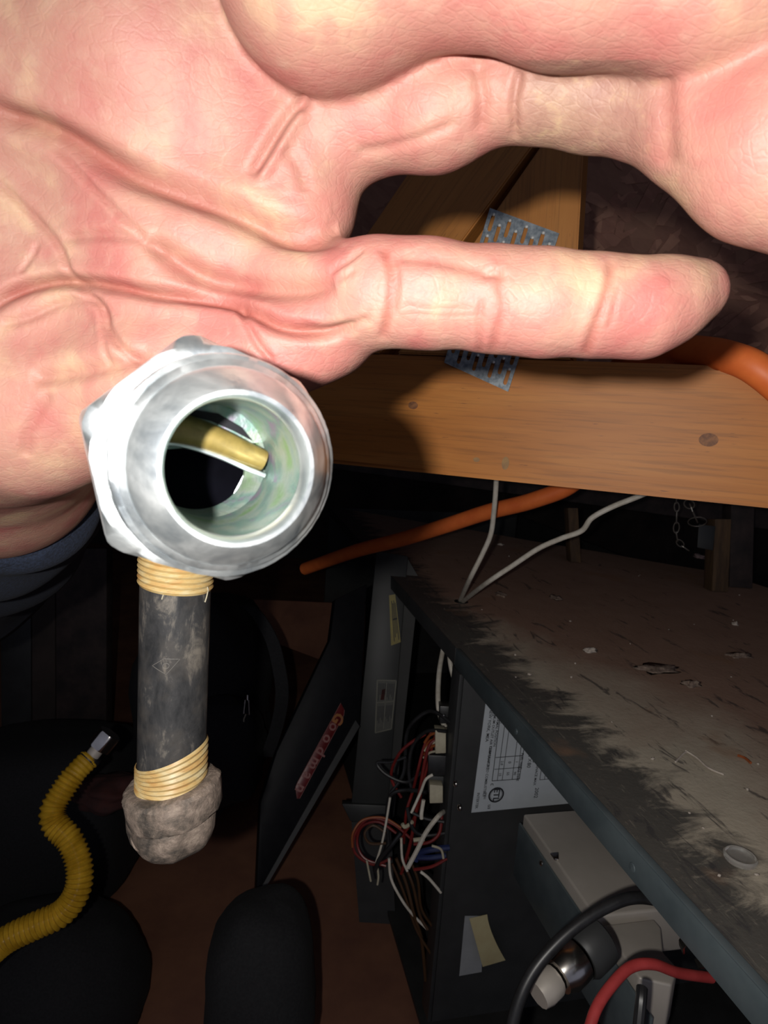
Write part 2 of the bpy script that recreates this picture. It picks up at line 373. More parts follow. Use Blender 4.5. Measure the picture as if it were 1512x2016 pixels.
# sloping roof sheathing of oriented strand board, seen past the fingers
ra, rb = P(1050, 780, 1.28), P(1900, 860, 1.02); rc, rd = P(1500, -300, .72), P(700, -500, .80)
rn = (rb - ra).cross(rd - ra).normalized()
if rn.dot(CAM - ra) < 0: rn = -rn
ru = (rb - ra).normalized(); rv = rn.cross(ru).normalized()
if rv.z < 0: rv = -rv
rc0 = onpl(1330, 480, ra, rn)
bd = MB().prism([rc0 + ru * a + rv * b for a, b in ((-.75, -.26), (.7, -.26), (.7, .75), (-.75, .75))], -rn * .012)
roof = bd.obj('ceiling', M['osb'], None, False); roof['kind'] = 'structure'
fl = MB()
for i in range(420):
    a, b = random.uniform(-.32, .45), random.uniform(-.22, .42)
    th = random.gauss(.55, .6); L = random.uniform(.012, .045); W_ = random.uniform(.004, .012)
    e1 = ru * math.cos(th) + rv * math.sin(th); e2 = rn.cross(e1); c = rc0 + ru * a + rv * b + rn * random.uniform(.0002, .0018)
    tilt = rn * random.uniform(-.001, .001)
    pts = [c - e1 * L + e2 * W_ * random.uniform(-.3, 1) + tilt, c - e1 * L * .7 - e2 * W_, c + e1 * L * .8 - e2 * W_ * random.uniform(.5, 1), c + e1 * L + e2 * W_ * .1 - tilt, c + e1 * L * .6 + e2 * W_]
    fl.prism(pts, -rn * .004)
fo = fl.obj('strand_flakes', M['osb_flake'], roof, False); fo['kind'] = 'stuff'

# ================================================================== TIMBERS
bl, br_ = P(890, 937, .50), P(1512, 1003, .422)
br_.z = bl.z
ub = (br_ - bl).normalized(); nb = ub.cross(Z).normalized()
if nb.dot(CAM - bl) < 0: nb = -nb
zb = bl.z; zt = CAM.z + .050
def timber(name, pts, thick, mat, along, label, cat, bevel=.002, parent=None):
    """pts outline in world; mesh is stored in a frame whose X runs along the grain"""
    c = sum(pts, Vector()) / len(pts); a = along.normalized(); n_ = thick.normalized(); b = n_.cross(a)
    mt = Matrix((a, b, n_)).transposed().to_4x4(); mt.translation = c
    inv = mt.inverted(); mb = MB().prism([inv @ p for p in pts], inv.to_3x3() @ thick)
    m = mb.me(name); bm = bmesh.new(); bm.from_mesh(m)
    bmesh.ops.bevel(bm, geom=[e for e in bm.edges if e.calc_face_angle(0) > .25], offset=bevel, segments=2, affect='EDGES'); bm.to_mesh(m); bm.free()
    m.materials.append(mat); o = bpy.data.objects.new(name, m); COL.objects.link(o); o.matrix_world = mt
    m.polygons.foreach_set('use_smooth', [False] * len(m.polygons))
    return tag(o, label, cat)
hB = zt - zb
outline = []
L0 = bl - ub * .45; R0 = bl + ub * .52
outline = [L0, R0, R0 + Z * (hB - .022)]
for t, dz in ((.43, -.016), (.37, -.010), (.33, -.0065), (.28, -.003), (.24, -.001), (.20, 0)):
    outline.append(bl + ub * t + Z * (hB + dz))
outline.append(L0 + Z * hB)
beam = timber('wooden_beam', outline, -nb * .038, M['wood'], ub, 'long honey-brown wooden beam crossing above the furnace', 'beam', .0035)
# knots and pencil marks on the beam face
def on_beam(x, y, off=0.0): return onpl(x, y, bl + nb * off, nb)
def childof(o, parent, name=None):
    o.parent = parent; o.matrix_parent_inverse = parent.matrix_world.inverted(); return o
bpy.context.view_layer.update()
def disc(name, c, n, r, th, mat, parent=None, seg=20, sq=1.0, rot=0.0):
    a = n.orthogonal().normalized() if abs(n.z) > .9 else Z.cross(n).normalized(); b = n.cross(a)
    a2 = a * math.cos(rot) + b * math.sin(rot); b2 = n.cross(a2)
    pts = [c + a2 * (r * math.cos(t)) + b2 * (r * sq * math.sin(t)) for t in [2 * math.pi * k / seg for k in range(seg)]]
    return MB().prism(pts, -n * th).obj(name, mat, None, False)
M['knot'] = simple('wood_knot', (.30, .12, .04), .6, 0, (.14, .05, .02), 300, .3)
for x, y, r in ((813, 798, .004), (1395, 866, .006)):
    k = disc('knot', on_beam(x, y, .0004), nb, r, .002, M['knot'], sq=.75); childof(k, beam)
def nailhead(x, y, r=.0013): return None
mk = MB()
for x0, y0, wd, ht in ((930, 905, 2, 3), (997, 912, 9, 14), (1103, 915, 22, 20)):
    p = on_beam(x0, y0, .0003)
M['smudge'] = simple('grey_smudge', (.30, .17, .08), .7, 0, (.42, .24, .09), 120)
sm = disc('mill_mark', on_beam(995, 912, .0003), nb, .0028, .001, M['smudge'], sq=1.8); childof(sm, beam)
sm = disc('mill_mark', on_beam(938, 905, .0003), nb, .0026, .001, M['smudge'], sq=.7); childof(sm, beam)
# upright web member, flush with the beam
def quad_face(pxs, p0, n): return [onpl(x, y, p0, n) for x, y in pxs]
fz = [on_beam(1137, 500), on_beam(1162, 60)]
dS = (fz[1] - fz[0]).normalized(); zseat = zt + .0006
ga, gb_ = on_beam(935, 474), on_beam(1036, 328); dG = (gb_ - ga).normalized()
def seat(p, d): return p + d * ((zseat - p.z) / d.z)
r0, l0 = seat(fz[0], dS), seat(ga, dG)
# the slanted cut meets the right edge high up
A2 = np.array([[dS.dot(ub), -dG.dot(ub)], [dS.z, -dG.z]]); q2 = l0 - r0
sol = np.linalg.solve(A2, np.array([q2.dot(ub), q2.z])); tipp = r0 + dS * float(sol[0])
stud = timber('truss_stud', [r0, tipp, l0], -nb * .038, M['wood_web'], dS, 'tan truss stud with slanted cut, right of the dark gap, metal plate on it', 'stud', .0012)
d0 = on_beam(911, 474); d1 = on_beam(1049, 287); dD = (d1 - d0).normalized(); wD = .085
e0 = seat(d0, dD); hor = -ub
diag = timber('diagonal_brace', [e0, d1 + dD * .26, d1 + dD * .26 + hor * wD, seat(e0 + hor * wD, dD)], -nb * .038, M['wood_web'], dD, 'pale diagonal wooden brace left of the dark gap, seen between the fingers', 'brace', .0012)

M['toothm'] = simple('tooth_glint', (.85, .85, .82), .4, .2)  # tooth lips' highlight put into a paler colour than the plate
# ------------------------------------------------------------------ punched truss plate
pc = [(965, 410), (1101, 460), (1028, 771), (875, 714)]
pp = [on_beam(x, y, .0012) for x, y in pc]
ox = (pp[1] - pp[0]); oy = (pp[3] - pp[0])
lx, ly = ox.length, oy.length
plate = empty('truss_plate', pp[3], 'punched galvanised truss plate showing above and below the little finger', 'truss plate')
bm = bmesh.new()
def rrect(cx, cy, hx, hy):
    out = []
    for sx, sy, a0 in ((1, 1, 0), (-1, 1, 90), (-1, -1, 180), (1, -1, 270)):
        for k in range(3):
            t = R_(a0 + 45 * k); out.append((cx + sx * (hx - hx * .98) + hx * .98 * math.cos(t), cy + sy * (hy - hx * .98) + hx * .98 * math.sin(t)))
    return out
slots = []
cols, rows = 8, 7
for i in range(cols):
    for j in range(rows):
        u = (i + .65) / (cols + .3); vv = (j + .62 + (.36 if i % 2 else 0)) / (rows + .6)
        if vv < .985: slots.append((u, vv, i, j))
def loop(pts):
    vs = [bm.verts.new((x, y, 0)) for x, y in pts]
    return [bm.edges.new((vs[k], vs[(k + 1) % len(vs)])) for k in range(len(vs))]
eds = loop([(0, 0), (lx, 0), (lx, ly), (0, ly)])
shx, shy = lx / cols * .22, ly / rows * .36
for u, vv, i, j in slots: eds += loop(rrect(u * lx, vv * ly, shx, shy))
bmesh.ops.triangle_fill(bm, use_beauty=True, use_dissolve=False, edges=eds)
# drop faces that fill the slots
for f in list(bm.faces):
    c = f.calc_center_median()
    for u, vv, i, j in slots:
        if abs(c.x - u * lx) < shx * .9 and abs(c.y - vv * ly) < shy * .93: bm.faces.remove(f); break
r_ = bmesh.ops.extrude_face_region(bm, geom=bm.faces[:])
bmesh.ops.translate(bm, verts=[g for g in r_['geom'] if isinstance(g, bmesh.types.BMVert)], vec=(0, 0, .0009))
pm = bpy.data.meshes.new('plate'); bm.to_mesh(pm); bm.free()
uxp = ox.normalized(); uyp = oy.normalized(); uzp = nb
mtp = Matrix(((uxp.x, uyp.x, uzp.x, pp[0].x), (uxp.y, uyp.y, uzp.y, pp[0].y), (uxp.z, uyp.z, uzp.z, pp[0].z), (0, 0, 0, 1)))
pm.transform(mtp)
bmx = bmesh.new(); bmx.from_mesh(pm); bmesh.ops.recalc_face_normals(bmx, faces=bmx.faces); bmx.to_mesh(pm); bmx.free()
link('perforated_sheet', pm, M['galv'], plate, False)
tooth = None
for u, vv, i, j in slots:
    c = pp[0] + uxp * (u * lx) + uyp * (vv * ly - shy * 1.02) + nb * .0010
    if tooth is None:
        s = MB(); s.lathe(Vector((0, 0, 0)), nb, [(0, shx * .8), (.0006, shx * .7), (.0010, shx * .4), (.0013, .00005)], 10); tooth = s.me('tooth'); tooth.materials.append(M['toothm'])
    o = bpy.data.objects.new('tooth', tooth); COL.objects.link(o); o.parent = plate; o.location = c - plate.location

# ------------------------------------------------------------------ orange hose over and behind the beam
oh = [P(1640, 860, .405), P(1512, 742, .405), P(1440, 704, .42), P(1360, 690, .45), P(1300, 692, .49), P(1230, 715, .56), P(1190, 790, .66), P(1170, 880, .74), P(1130, 950, .77), P(1050, 985, .80), P(960, 1008, .84), P(880, 1034, .88), P(790, 1062, .93), P(700, 1085, 1.0), P(600, 1120, 1.1)]
o = MB().tube(crom(oh, 8), .0105, 14).obj('orange_hose', M['orange']); tag(o, 'bright orange hose looping over and down behind the wooden beam', 'hose')

# ================================================================== FURNACE
zf = CAM.z - .25
A_ = onz(647, 997, zf); D_ = onz(1512, 1960, zf); uf = (D_ - A_).normalized(); vf = uf.cross(Z).normalized()
if vf.x < 0: vf = -vf
B_ = onz(1512, 1143, zf); ufar = (B_ - A_).normalized()
furn = empty('furnace', (A_ + uf * .6 + vf * .3) * 1 - Z * zf, 'charcoal sheet-metal attic furnace with dusty top and open wiring side', 'furnace')
LF = (D_ - A_).length + .16
E_ = A_ + uf * LF
FR = A_ + ufar * .95                       # far right corner
NR = E_ + vf * .75 - uf * .02
# top panel in own frame (u along the edge, v inwards) with fine grid for gentle dents
mt = Matrix((uf, vf, Z)).transposed().to_4x4(); mt.translation = D_
inv = mt.inverted()
cor = [inv @ A_, inv @ E_, inv @ NR, inv @ FR]
nu, nv = 90, 60; vs = []; fs = []
for i in range(nu + 1):
    for j in range(nv + 1):
        s, t = i / nu, j / nv
        p = (cor[0] * (1 - s) + cor[1] * s) * (1 - t) + (cor[3] * (1 - s) + cor[2] * s) * t
        dz = .0012 * math.sin(p.x * 9 + 2 * p.y * 5) * math.sin(p.y * 14) * min(1, t * 6)
        vs.append((p.x, p.y, dz))
for i in range(nu):
    for j in range(nv):
        a = i * (nv + 1) + j; fs.append((a, a + nv + 1, a + nv + 2, a + 1))
nv0 = len(vs); vs += [(x, y, -.0015) for x, y, z in vs]; fs += [tuple(k + nv0 for k in q)[::-1] for q in fs]
me = bpy.data.meshes.new('top_panel'); me.from_pydata(vs, [], fs); me.materials.append(M['top'])
me.polygons.foreach_set('use_smooth', [True] * len(me.polygons))
top = bpy.data.objects.new('top_panel', me); COL.objects.link(top)
top.matrix_world = mt; bpy.context.view_layer.update(); childof(top, furn); top['label'] = 'dusty scuffed top panel'
def FP(u, v, z=0.0): return D_ + uf * u + vf * v + Z * z    # furnace frame; u=0 at D
uA = (A_ - D_).dot(uf)
def fbox(name, u0, u1, v0, v1, z0, z1, mat, parent=furn, bevel=0, smooth=False):
    c = FP((u0 + u1) / 2, (v0 + v1) / 2, (z0 + z1) / 2)
    return MB().box(c, uf, vf, Z, abs(u1 - u0) / 2, abs(v1 - v0) / 2, abs(z1 - z0) / 2).obj(name, mat, parent, smooth, bevel)
# folded front lip: two lengths with a joint near the cable hole
pj = onz(918, 1278, zf); uj = (pj - D_).dot(uf)
fbox('front_lip', uj, .16, -.0012, .0005, -.020, .0, M['lip'], bevel=.0004)
fbox('front_lip', uA, uj - .003, -.0006, .0008, -.0195, .0005, M['black_metal'], bevel=.0004)
fbox('lip_edge', uj, .16, -.0015, .0040, -.0002, .0012, M['lip'], bevel=.0005)
# cabinet shell behind: floor pan, back, dark liner
udiv = (onz(915, 1325, zf - .020) - D_).dot(uf)
fbox('back_panel', uA + .02, .16, .55, .556, -.48, -.004, M['inner'])
fbox('base_pan', uA, .16, -.002, .55, -zf + .012, -zf + .018, M['inner'])
fbox('end_panel', uA + .004, uA + .010, .002, .55, -.48, -.002, M['inner'])
# divider panel across the cabinet, carrying the rating label
divn = uf.copy()
if divn.dot(CAM - FP(udiv, 0)) < 0: divn = -divn
fbox('divider_panel', udiv - .004, udiv, .004, .50, -.46, -.003, M['black_metal'], bevel=.0003)
fbox('divider_flange', udiv - .026, udiv - .0005, -.001, .0035, -.46, -.022, M['black_metal'], bevel=.0004)
dp0 = FP(udiv + .0006 * (1 if divn.dot(uf) > 0 else -1), 0)
def onD(x, y, k=0.0): return onpl(x, y, dp0 + divn * k, divn)
tl, blc, brc = onD(958, 1378), onD(928, 1600), onD(1140, 1580)
dn = (blc - tl).normalized(); rr_ = (brc - blc).normalized()      # down and right on the label
trc = tl + rr_ * (brc - blc).length * 1.02
lab = MB().prism([onD(962, 1340), blc, brc, brc - dn * (blc - onD(962, 1340)).length], -divn * .0003).obj('rating_label', M['paper'], furn, False)
lab['label'] = 'white printed rating label'
pr = MB(); kk = .0003
def pline(x0, y0, x1, y1, wpx=1.6):
    a, b = onD(x0, y0, kk), onD(x1, y1, kk); t = (b - a).normalized(); q = t.cross(divn) * (wpx * .68 / F / 2)
    pr.prism([a - q, b - q, b + q, a + q], divn * .00008)
def ptext(s, x0, y0, size_px, bold=0.0, align='CENTER'):
    text_mesh(s, size_px * .68 / F * 1.35, onD(x0, y0, kk), dn, rr_, pr, align, bold, ext=.00004)
def L2(cx, cy): return 900 + cx * 260 / 1512, 1340 + cy * 280 / 1628    # zoom crop -> frame
def cl(a, b, c, d, w_=1.4): x0, y0 = L2(a, b); x1, y1 = L2(c, d); pline(x0, y0, x1, y1, w_)
cl(500, 350, 400, 1148); cl(555, 430, 460, 1140, 1.2); cl(605, 480, 515, 1138, 1.2); cl(700, 590, 628, 1132, 1.2); cl(745, 640, 690, 1128, 1.2); cl(778, 690, 712, 1128)
cl(400, 1148, 715, 1125); cl(425, 1015, 725, 993, 1.2); cl(440, 880, 748, 858)
cl(945, 1135, 975, 945, 1.2); cl(1000, 1130, 1020, 990, 1.1); cl(1050, 1128, 1062, 1040, 1.1); cl(1100, 1122, 1108, 1085, 1.1); cl(945, 1135, 1140, 1118, 1.2)
for s, a, b, sz in (('CITY OF NEW YORK, MEA', 378, 410, 7), ('NORMAL POSITION', 450, 570, 6), ('MAXIMUM OUTLET AIR TEMPERATURE', 395, 660, 6), ('20002', 428, 340, 8),
                    ('CLEARANCE TO COMBUSTIBLE', 345, 1040, 6), ('2.0', 512, 943, 6), ('0', 600, 937, 7), ('1', 682, 930, 6), ('15', 490, 1075, 6), ('55', 580, 1066, 6), ('90', 660, 1062, 6),
                    ('FUEL NAT', 735, 920, 6), ('GAS TYPE', 700, 1062, 6), ('11', 838, 848, 10), ('X', 830, 912, 8), ('80', 820, 968, 9), ('15', 885, 910, 9), ('FURNACE MAX', 905, 1060, 6),
                    ('2002', 905, 1285, 9), ('INTERTEK', 232, 1375, 6), ('9901', 318, 1320, 6), ('us', 370, 1445, 9), ('c', 405, 1188, 10), ('NOT FOR', 515, 415, 5), ('AIR', 565, 435, 5), ('MIN', 710, 640, 5), ('3', 645, 545, 5)):
    x, y = L2(a, b); ptext(s, x, y, sz, .00004)
# the listing mark: ring with the letters ETL
ec = onD(*L2(447, 1308), kk); er = 16.5 * .68 / F * 1.06
for r0, r1 in ((er, er * .80), (er * .74, er * .70)):
    n_ = 40
    for k in range(n_):
        a0, a1 = 2 * math.pi * k / n_, 2 * math.pi * (k + 1) / n_
        q = [ec + dn * (r * math.cos(a)) + rr_ * (r * math.sin(a)) for r, a in ((r0, a0), (r0, a1), (r1, a1), (r1, a0))]
        pr.prism(q, divn * .00008)
text_mesh('ETL', er * 1.05, ec, dn, rr_, pr, 'CENTER', .00022, ext=.00005)
pr.obj('label_print', M['ink'], lab, False)
# curled slip of paper low on the divider
sl = [onD(915, 1803), onD(904, 1921), onD(948, 1913), onD(950, 1803)]
MB().prism(sl, divn * .0004).obj('paper_slip', M['paper2'], furn, False)
cr = MB(); rows_ = 9
c0 = [onD(917, 1803, .001), onD(925, 1824, .004)]; path = []
for k in range(rows_ + 1):
    t = k / rows_; bend = math.sin(t * math.pi * .55) * .010
    xl, yl = 924 + (950 - 924) * t, 1808 + (1903 - 1808) * t
    xr, yr = 959 + (995 - 959) * (t ** 1.5) , 1800 + (1890 - 1800) * t
    path.append((onD(xl, yl, .001 + bend), onD(xr, yr, .001 + bend)))
v_ = []; f_ = []
for a, b in path: v_ += [a, b, a + divn * .0004, b + divn * .0004]
for k in range(rows_):
    i = k * 4; f_ += [(i, i + 1, i + 5, i + 4), (i + 2, i + 6, i + 7, i + 3), (i, i + 4, i + 6, i + 2), (i + 1, i + 3, i + 7, i + 5)]
f_ += [(0, 2, 3, 1), (rows_ * 4, rows_ * 4 + 1, rows_ * 4 + 3, rows_ * 4 + 2)]
o = MB().add(v_, f_).obj('folded_slip', M['cream'], furn, True); o['label'] = 'cream slip curling off the panel'
# screws on the flange
for x, y in ((905, 1590), (897, 1543)):
    q = onpl(x, y, FP(0, -.0015), -vf); MB().lathe(q, -vf, [(0, .0035), (.0012, .0032), (.0022, .002), (.0024, .00005)], 12).obj('screw', M['chrome'], furn)
for u_ in (-.10, -.27):
    q = FP(u_, -.0015, -.012); MB().lathe(q, -vf, [(0, .003), (.0006, .0028), (.0009, .0001)], 12).obj('rivet', M['lip'], furn)

# silver bracket box under the lip (top face horizontal, parallel with the lip)
zs = -.165
def onS(x, y, dz=0.0): return onz(x, y, zf + zs + dz)
s0 = onS(1025, 1600); s3 = onS(1265, 1930)
def sl_(p): q = p - D_; return q.dot(uf), q.dot(vf)
u0, v0 = sl_(s0); u1, v1 = sl_(s3); vS = (v0 + v1) / 2
um, _ = sl_(onS(1163, 1812)); 
cvr = MB()
wS_ = .095
def SP(u, v, z=0.0): return FP(u, v, zs + z)
cvr.prism([SP(u0 + .002, vS), SP(um - .004, vS), SP(um - .002, vS + wS_), SP(u0 + .002, vS + wS_)], -Z * .045)
o = cvr.obj('valve_bracket', M['silver'], furn, True, .0025, 3); o['label'] = 'brushed silver bracket, far length'
cv2 = MB(); cv2.prism([SP(um + .002, vS + .004, -.004), SP(u1 - .006, vS + .004, -.004), SP(u1 + .004, vS + .026, -.004), SP(u1 - .01, vS + .042, -.004), SP(um + .035, vS + .040, -.004), SP(um + .012, vS + .055, -.004), SP(um + .002, vS + .055, -.004)], -Z * .045)
o = cv2.obj('valve_bracket', M['silver'], furn, True, .002, 3); o['label'] = 'brushed silver bracket, near length with notch'
fbox('bracket_skirt', u0 - .0, u1 + .02, vS - .003, vS - .0005, zs - .075, zs - .012, M['lip'], bevel=.0005)
# clip tab and small screws on the bracket edge
tb = onS(1083, 1682, .001); MB().prism([tb, tb + vf * .009, tb + vf * .004 + uf * .010, tb + uf * .009], Z * .002).obj('tab', M['chrome'], furn, False, .0005)
for x, y in ((1066, 1699), (1165, 1853)):
    q = onpl(x, y, FP(0, vS - .004), -vf); MB().lathe(q, -vf, [(0, .003), (.001, .0028), (.002, .0015), (.0022, .00005)], 12).obj('screw', M['chrome'], furn)
# round valve boss and chrome cap
kc = P(1115, 1905, .43)
axk = (R3 @ Vector((.82, .28, -.5))).normalized()
MB().lathe(kc, axk, [(-.011, .0001), (-.0108, .006), (-.009, .0115), (-.002, .0145), (.004, .0150), (.010, .0146), (.011, .012)], 40).obj('valve_cap', M['chrome'], furn)
MB().lathe(kc - axk * .020, axk, [(-.008, .0001), (-.008, .009), (-.002, .0105), (.006, .0105), (.009, .009)], 12).obj('valve_nut', M['silver'], furn)
MB().lathe(kc + axk * .012, axk, [(0, .0150), (.004, .0175), (.02, .0175), (.022, .015)], 32).obj('valve_body', M['black_metal'], furn)
# clear plastic clip at the bracket notch
cq = P(1360, 1865, .40); ca = (R3 @ Vector((.55, -.75, -.3))).normalized(); cb = (R3 @ Vector((.8, .5, .2))).normalized(); cb = (cb - ca * cb.dot(ca)).normalized()
arc = [cq + ca * (.013 * math.cos(t)) + cb * (.006 * math.sin(t)) for t in [math.pi * k / 10 * 1.5 - .5 for k in range(11)]]
ribb = MB(); dd_ = ca.cross(cb) * .006
for a, b in zip(arc[:-1], arc[1:]): ribb.prism([a, b, b + dd_, a + dd_], cb * .0012)
ribb.obj('spring_clip', M['chrome'], furn, False)

# hole where the white cables go in
hc = onz(908, 1184, zf + .0010); disc('cable_hole', hc, Z, .010, .001, M['blackrub']).parent = None
hole = bpy.data.objects['cable_hole']; hole.location = hole.location - furn.location; hole.parent = furn

# ------------------------------------------------------------------ white cables
def through(pts): return crom(pts, 8)
c1 = [P(979, 840, .72), P(977, 945, .74), P(972, 1010, .755), P(966, 1052, .765), P(950, 1090, .775), P(925, 1140, .79), onz(906, 1182, zf + .002), onz(903, 1186, zf - .02), P(884, 1230, .83), P(872, 1280, .82), P(864, 1330, .79), P(863, 1390, .76), P(873, 1425, .765), P(890, 1446, .765), P(908, 1455, .775)]
o = MB().tube(through(c1), .0030, 10).obj('white_cable', M['white_pvc']); tag(o, 'white cable dropping straight from the beam into the furnace hole', 'cable')
c2 = [P(1320, 950, .66), P(1255, 978, .665), P(1205, 998, .67), P(1165, 1020, .675), P(1145, 1045, .69), P(1105, 1060, .70), P(1060, 1080, .71), P(1010, 1113, .725), P(955, 1150, .75), onz(912, 1184, zf + .0025), onz(908, 1190, zf - .02), P(890, 1250, .82), P(885, 1290, .80), P(892, 1330, .79), P(904, 1354, .785), P(918, 1378, .785)]
o = MB().tube(through(c2), .0029, 10).obj('white_cable', M['white_pvc']); tag(o, 'kinked white cable sweeping right from the furnace hole to the beam', 'cable')
# thick black and red cables bottom right
bc = [P(1420, 1800, .40), P(1300, 1773, .405), P(1245, 1768, .40), P(1195, 1785, .395), P(1145, 1815, .39), P(1095, 1858, .385), P(1050, 1912, .38), P(1020, 1975, .375), P(1000, 2060, .37)]
o = MB().tube(crom(bc, 8), [.0037] * 65, 12).obj('black_cable', M['blackrub']); tag(o, 'thick black cable arching over the silver bracket', 'cable')
rc_ = [P(1400, 1925, .40), P(1335, 1915, .385), P(1285, 1898, .375), P(1240, 1905, .37), P(1200, 1945, .36), P(1172, 1990, .35), P(1155, 2050, .34), P(1140, 2120, .33)]
o = MB().tube(crom(rc_, 8), .0031, 12).obj('red_cable', M['redcable']); tag(o, 'red cable curving over the near end of the silver bracket', 'cable')
sb_ = [P(1264, 1944, .375), P(1262, 1970, .37), P(1256, 2030, .365)]
o = MB().tube(crom(sb_, 6), .0032, 10).obj('black_wire_end', M['blackrub']); tag(o, 'short black wire stub hanging below the red cable', 'wire')

# ------------------------------------------------------------------ wiring harness in the open compartment
har = empty('wiring_harness', P(800, 1700, .75), 'tangle of red, black, white and brown wires hanging in the furnace opening', 'wires')
wires = [
 ('red', .0018, [(850, 1440, .74), (835, 1470, .74), (822, 1520, .74), (812, 1560, .75), (800, 1600, .75), (795, 1660, .76)]),
 ('red', .0016, [(856, 1450, .735), (846, 1490, .74), (832, 1545, .74), (820, 1600, .745), (790, 1650, .75)]),
 ('red', .0018, [(838, 1445, .74), (805, 1465, .745), (782, 1490, .75), (770, 1530, .76), (790, 1570, .76)]),
 ('red', .0020, [(860, 1455, .73), (842, 1475, .73), (824, 1570, .735), (808, 1660, .74), (790, 1720, .75)]),
 ('red', .0017, [(808, 1650, .75), (770, 1620, .755), (725, 1612, .76), (698, 1645, .76), (700, 1680, .755), (735, 1702, .75), (770, 1690, .75)]),
 ('red', .0017, [(780, 1640, .75), (745, 1618, .755), (712, 1628, .76), (703, 1660, .76), (718, 1690, .755), (760, 1705, .75)]),
 ('orangewire', .0014, [(790, 1630, .75), (755, 1610, .755), (715, 1614, .755), (695, 1640, .752), (694, 1668, .752)]),
 ('brownwire', .0016, [(760, 1640, .75), (735, 1625, .755), (718, 1640, .75), (728, 1660, .75), (760, 1660, .75)]),
 ('brownwire', .0020, [(780, 1690, .75), (800, 1740, .75), (815, 1800, .75), (830, 1850, .76), (838, 1930, .77)]),
 ('brownwire', .0018, [(790, 1690, .75), (812, 1740, .745), (826, 1800, .75), (842, 1830, .75)]),
 ('brownwire', .0016, [(772, 1700, .75), (796, 1760, .75), (820, 1830, .755), (850, 1880, .76)]),
 ('brownwire', .0017, [(800, 1680, .75), (822, 1730, .75), (830, 1790, .755), (858, 1832, .76)]),
 ('white_pvc', .0016, [(766, 1690, .745), (770, 1730, .745), (790, 1770, .745), (812, 1800, .75), (840, 1828, .755)]),
 ('white_pvc', .0015, [(790, 1650, .74), (792, 1690, .74), (802, 1715, .74)]),
 ('white_pvc', .0026, [(900, 1584, .77), (882, 1593, .75), (862, 1608, .705), (838, 1640, .71), (822, 1672, .715), (803, 1708, .72)]),
 ('white_pvc', .0016, [(852, 1525, .72), (838, 1535, .72), (828, 1560, .725), (810, 1600, .73)]),
 ('white_pvc', .0022, [(834, 1575, .72), (830, 1600, .72), (830, 1612, .72)]),
 ('white_pvc', .0014, [(768, 1570, .75), (760, 1620, .75), (752, 1660, .75), (740, 1700, .75)]),
 ('white_pvc', .0017, [(828, 1716, .73), (845, 1730, .73), (868, 1757, .735)]),
 ('offwhite', .0022, [(812, 1618, .73), (798, 1628, .735), (792, 1622, .735)]),
 ('offwhite', .0024, [(814, 1654, .73), (830, 1652, .73), (836, 1652, .73)]),
 ('offwhite', .0014, [(850, 1665, .72), (868, 1672, .72), (873, 1690, .72)]),
 ('blackrub', .0022, [(890, 1425, .72), (850, 1400, .74), (815, 1420, .75), (800, 1450, .76), (795, 1520, .76), (770, 1560, .76)]),
 ('blackrub', .0020, [(800, 1490, .75), (770, 1500, .755), (742, 1502, .76), (760, 1525, .755), (800, 1540, .75), (830, 1520, .745)]),
 ('blackrub', .0022, [(880, 1440, .72), (840, 1440, .735), (812, 1470, .745), (805, 1520, .75), (812, 1560, .75)]),
 ('blackrub', .0024, [(840, 1560, .735), (800, 1555, .75), (770, 1565, .755), (762, 1600, .76), (765, 1660, .76)]),
 ('blackrub', .0022, [(802, 1590, .735), (812, 1630, .73), (835, 1645, .73), (880, 1640, .725)]),
 ('blackrub', .0025, [(790, 1640, .735), (770, 1665, .735), (748, 1690, .74), (738, 1715, .745)]),
 ('blackrub', .0020, [(812, 1600, .73), (840, 1612, .725), (875, 1618, .72)]),
 ('red', .0018, [(870, 1605, .725), (865, 1640, .72), (845, 1658, .72), (815, 1662, .725)]),
 ('red', .0018, [(880, 1690, .725), (850, 1706, .725), (815, 1712, .73)]),
 ('bluewire', .0034, [(885, 1668, .725), (850, 1672, .725), (825, 1680, .73), (818, 1695, .73)]),
 ('bluewire', .0030, [(878, 1684, .725), (850, 1688, .725), (820, 1688, .73)]),
 ('orangewire', .0016, [(858, 1443, .73), (846, 1448, .735), (836, 1462, .74)]),
 ('orangewire', .0016, [(858, 1455, .73), (846, 1460, .735), (836, 1474, .74)]),
 ('orangewire', .0016, [(858, 1467, .73), (846, 1472, .735), (836, 1486, .74)]),
 ('offwhite', .0013, [(858, 1461, .728), (846, 1466, .732), (836, 1478, .737)]),
 ('offwhite', .0013, [(858, 1479, .728), (846, 1482, .732), (834, 1492, .737)]),
 ('offwhite', .0012, [(722, 1694, .745), (726, 1715, .745), (730, 1735, .745)]),
 ('offwhite', .0012, [(742, 1700, .745), (745, 1725, .745), (743, 1742, .745)]),
]
for mat, r, pts in wires:
    MB().tube(crom([P(*p) for p in pts], 6), r, 8).obj('wire', M[mat], har)
def rbox(name, x0, y0, x1, y1, d, dep, mat, parent, bevel=.0008):
    pts = [P(x0, y0, d), P(x1, y0 + 2, d), P(x1, y1 - 1, d), P(x0, y1, d)]
    n_ = (P(x0, y0, 1) - CAM).normalized()
    return MB().prism(pts, ray(756, 1008).normalized() * dep).obj(name, mat, parent, True, bevel)
rbox('plug', 857, 1438, 878, 1484, .725, .02, M['offwhite'], har)
rbox('plug', 879, 1442, 900, 1483, .73, .02, M['offwhite'], har)
rbox('plug', 843, 1487, 895, 1528, .73, .02, M['blackrub'], har)
rbox('plug', 846, 1545, 872, 1582, .72, .015, M['offwhite'], har)
rbox('relay', 843, 1528, 890, 1560, .735, .02, M['column'], har)
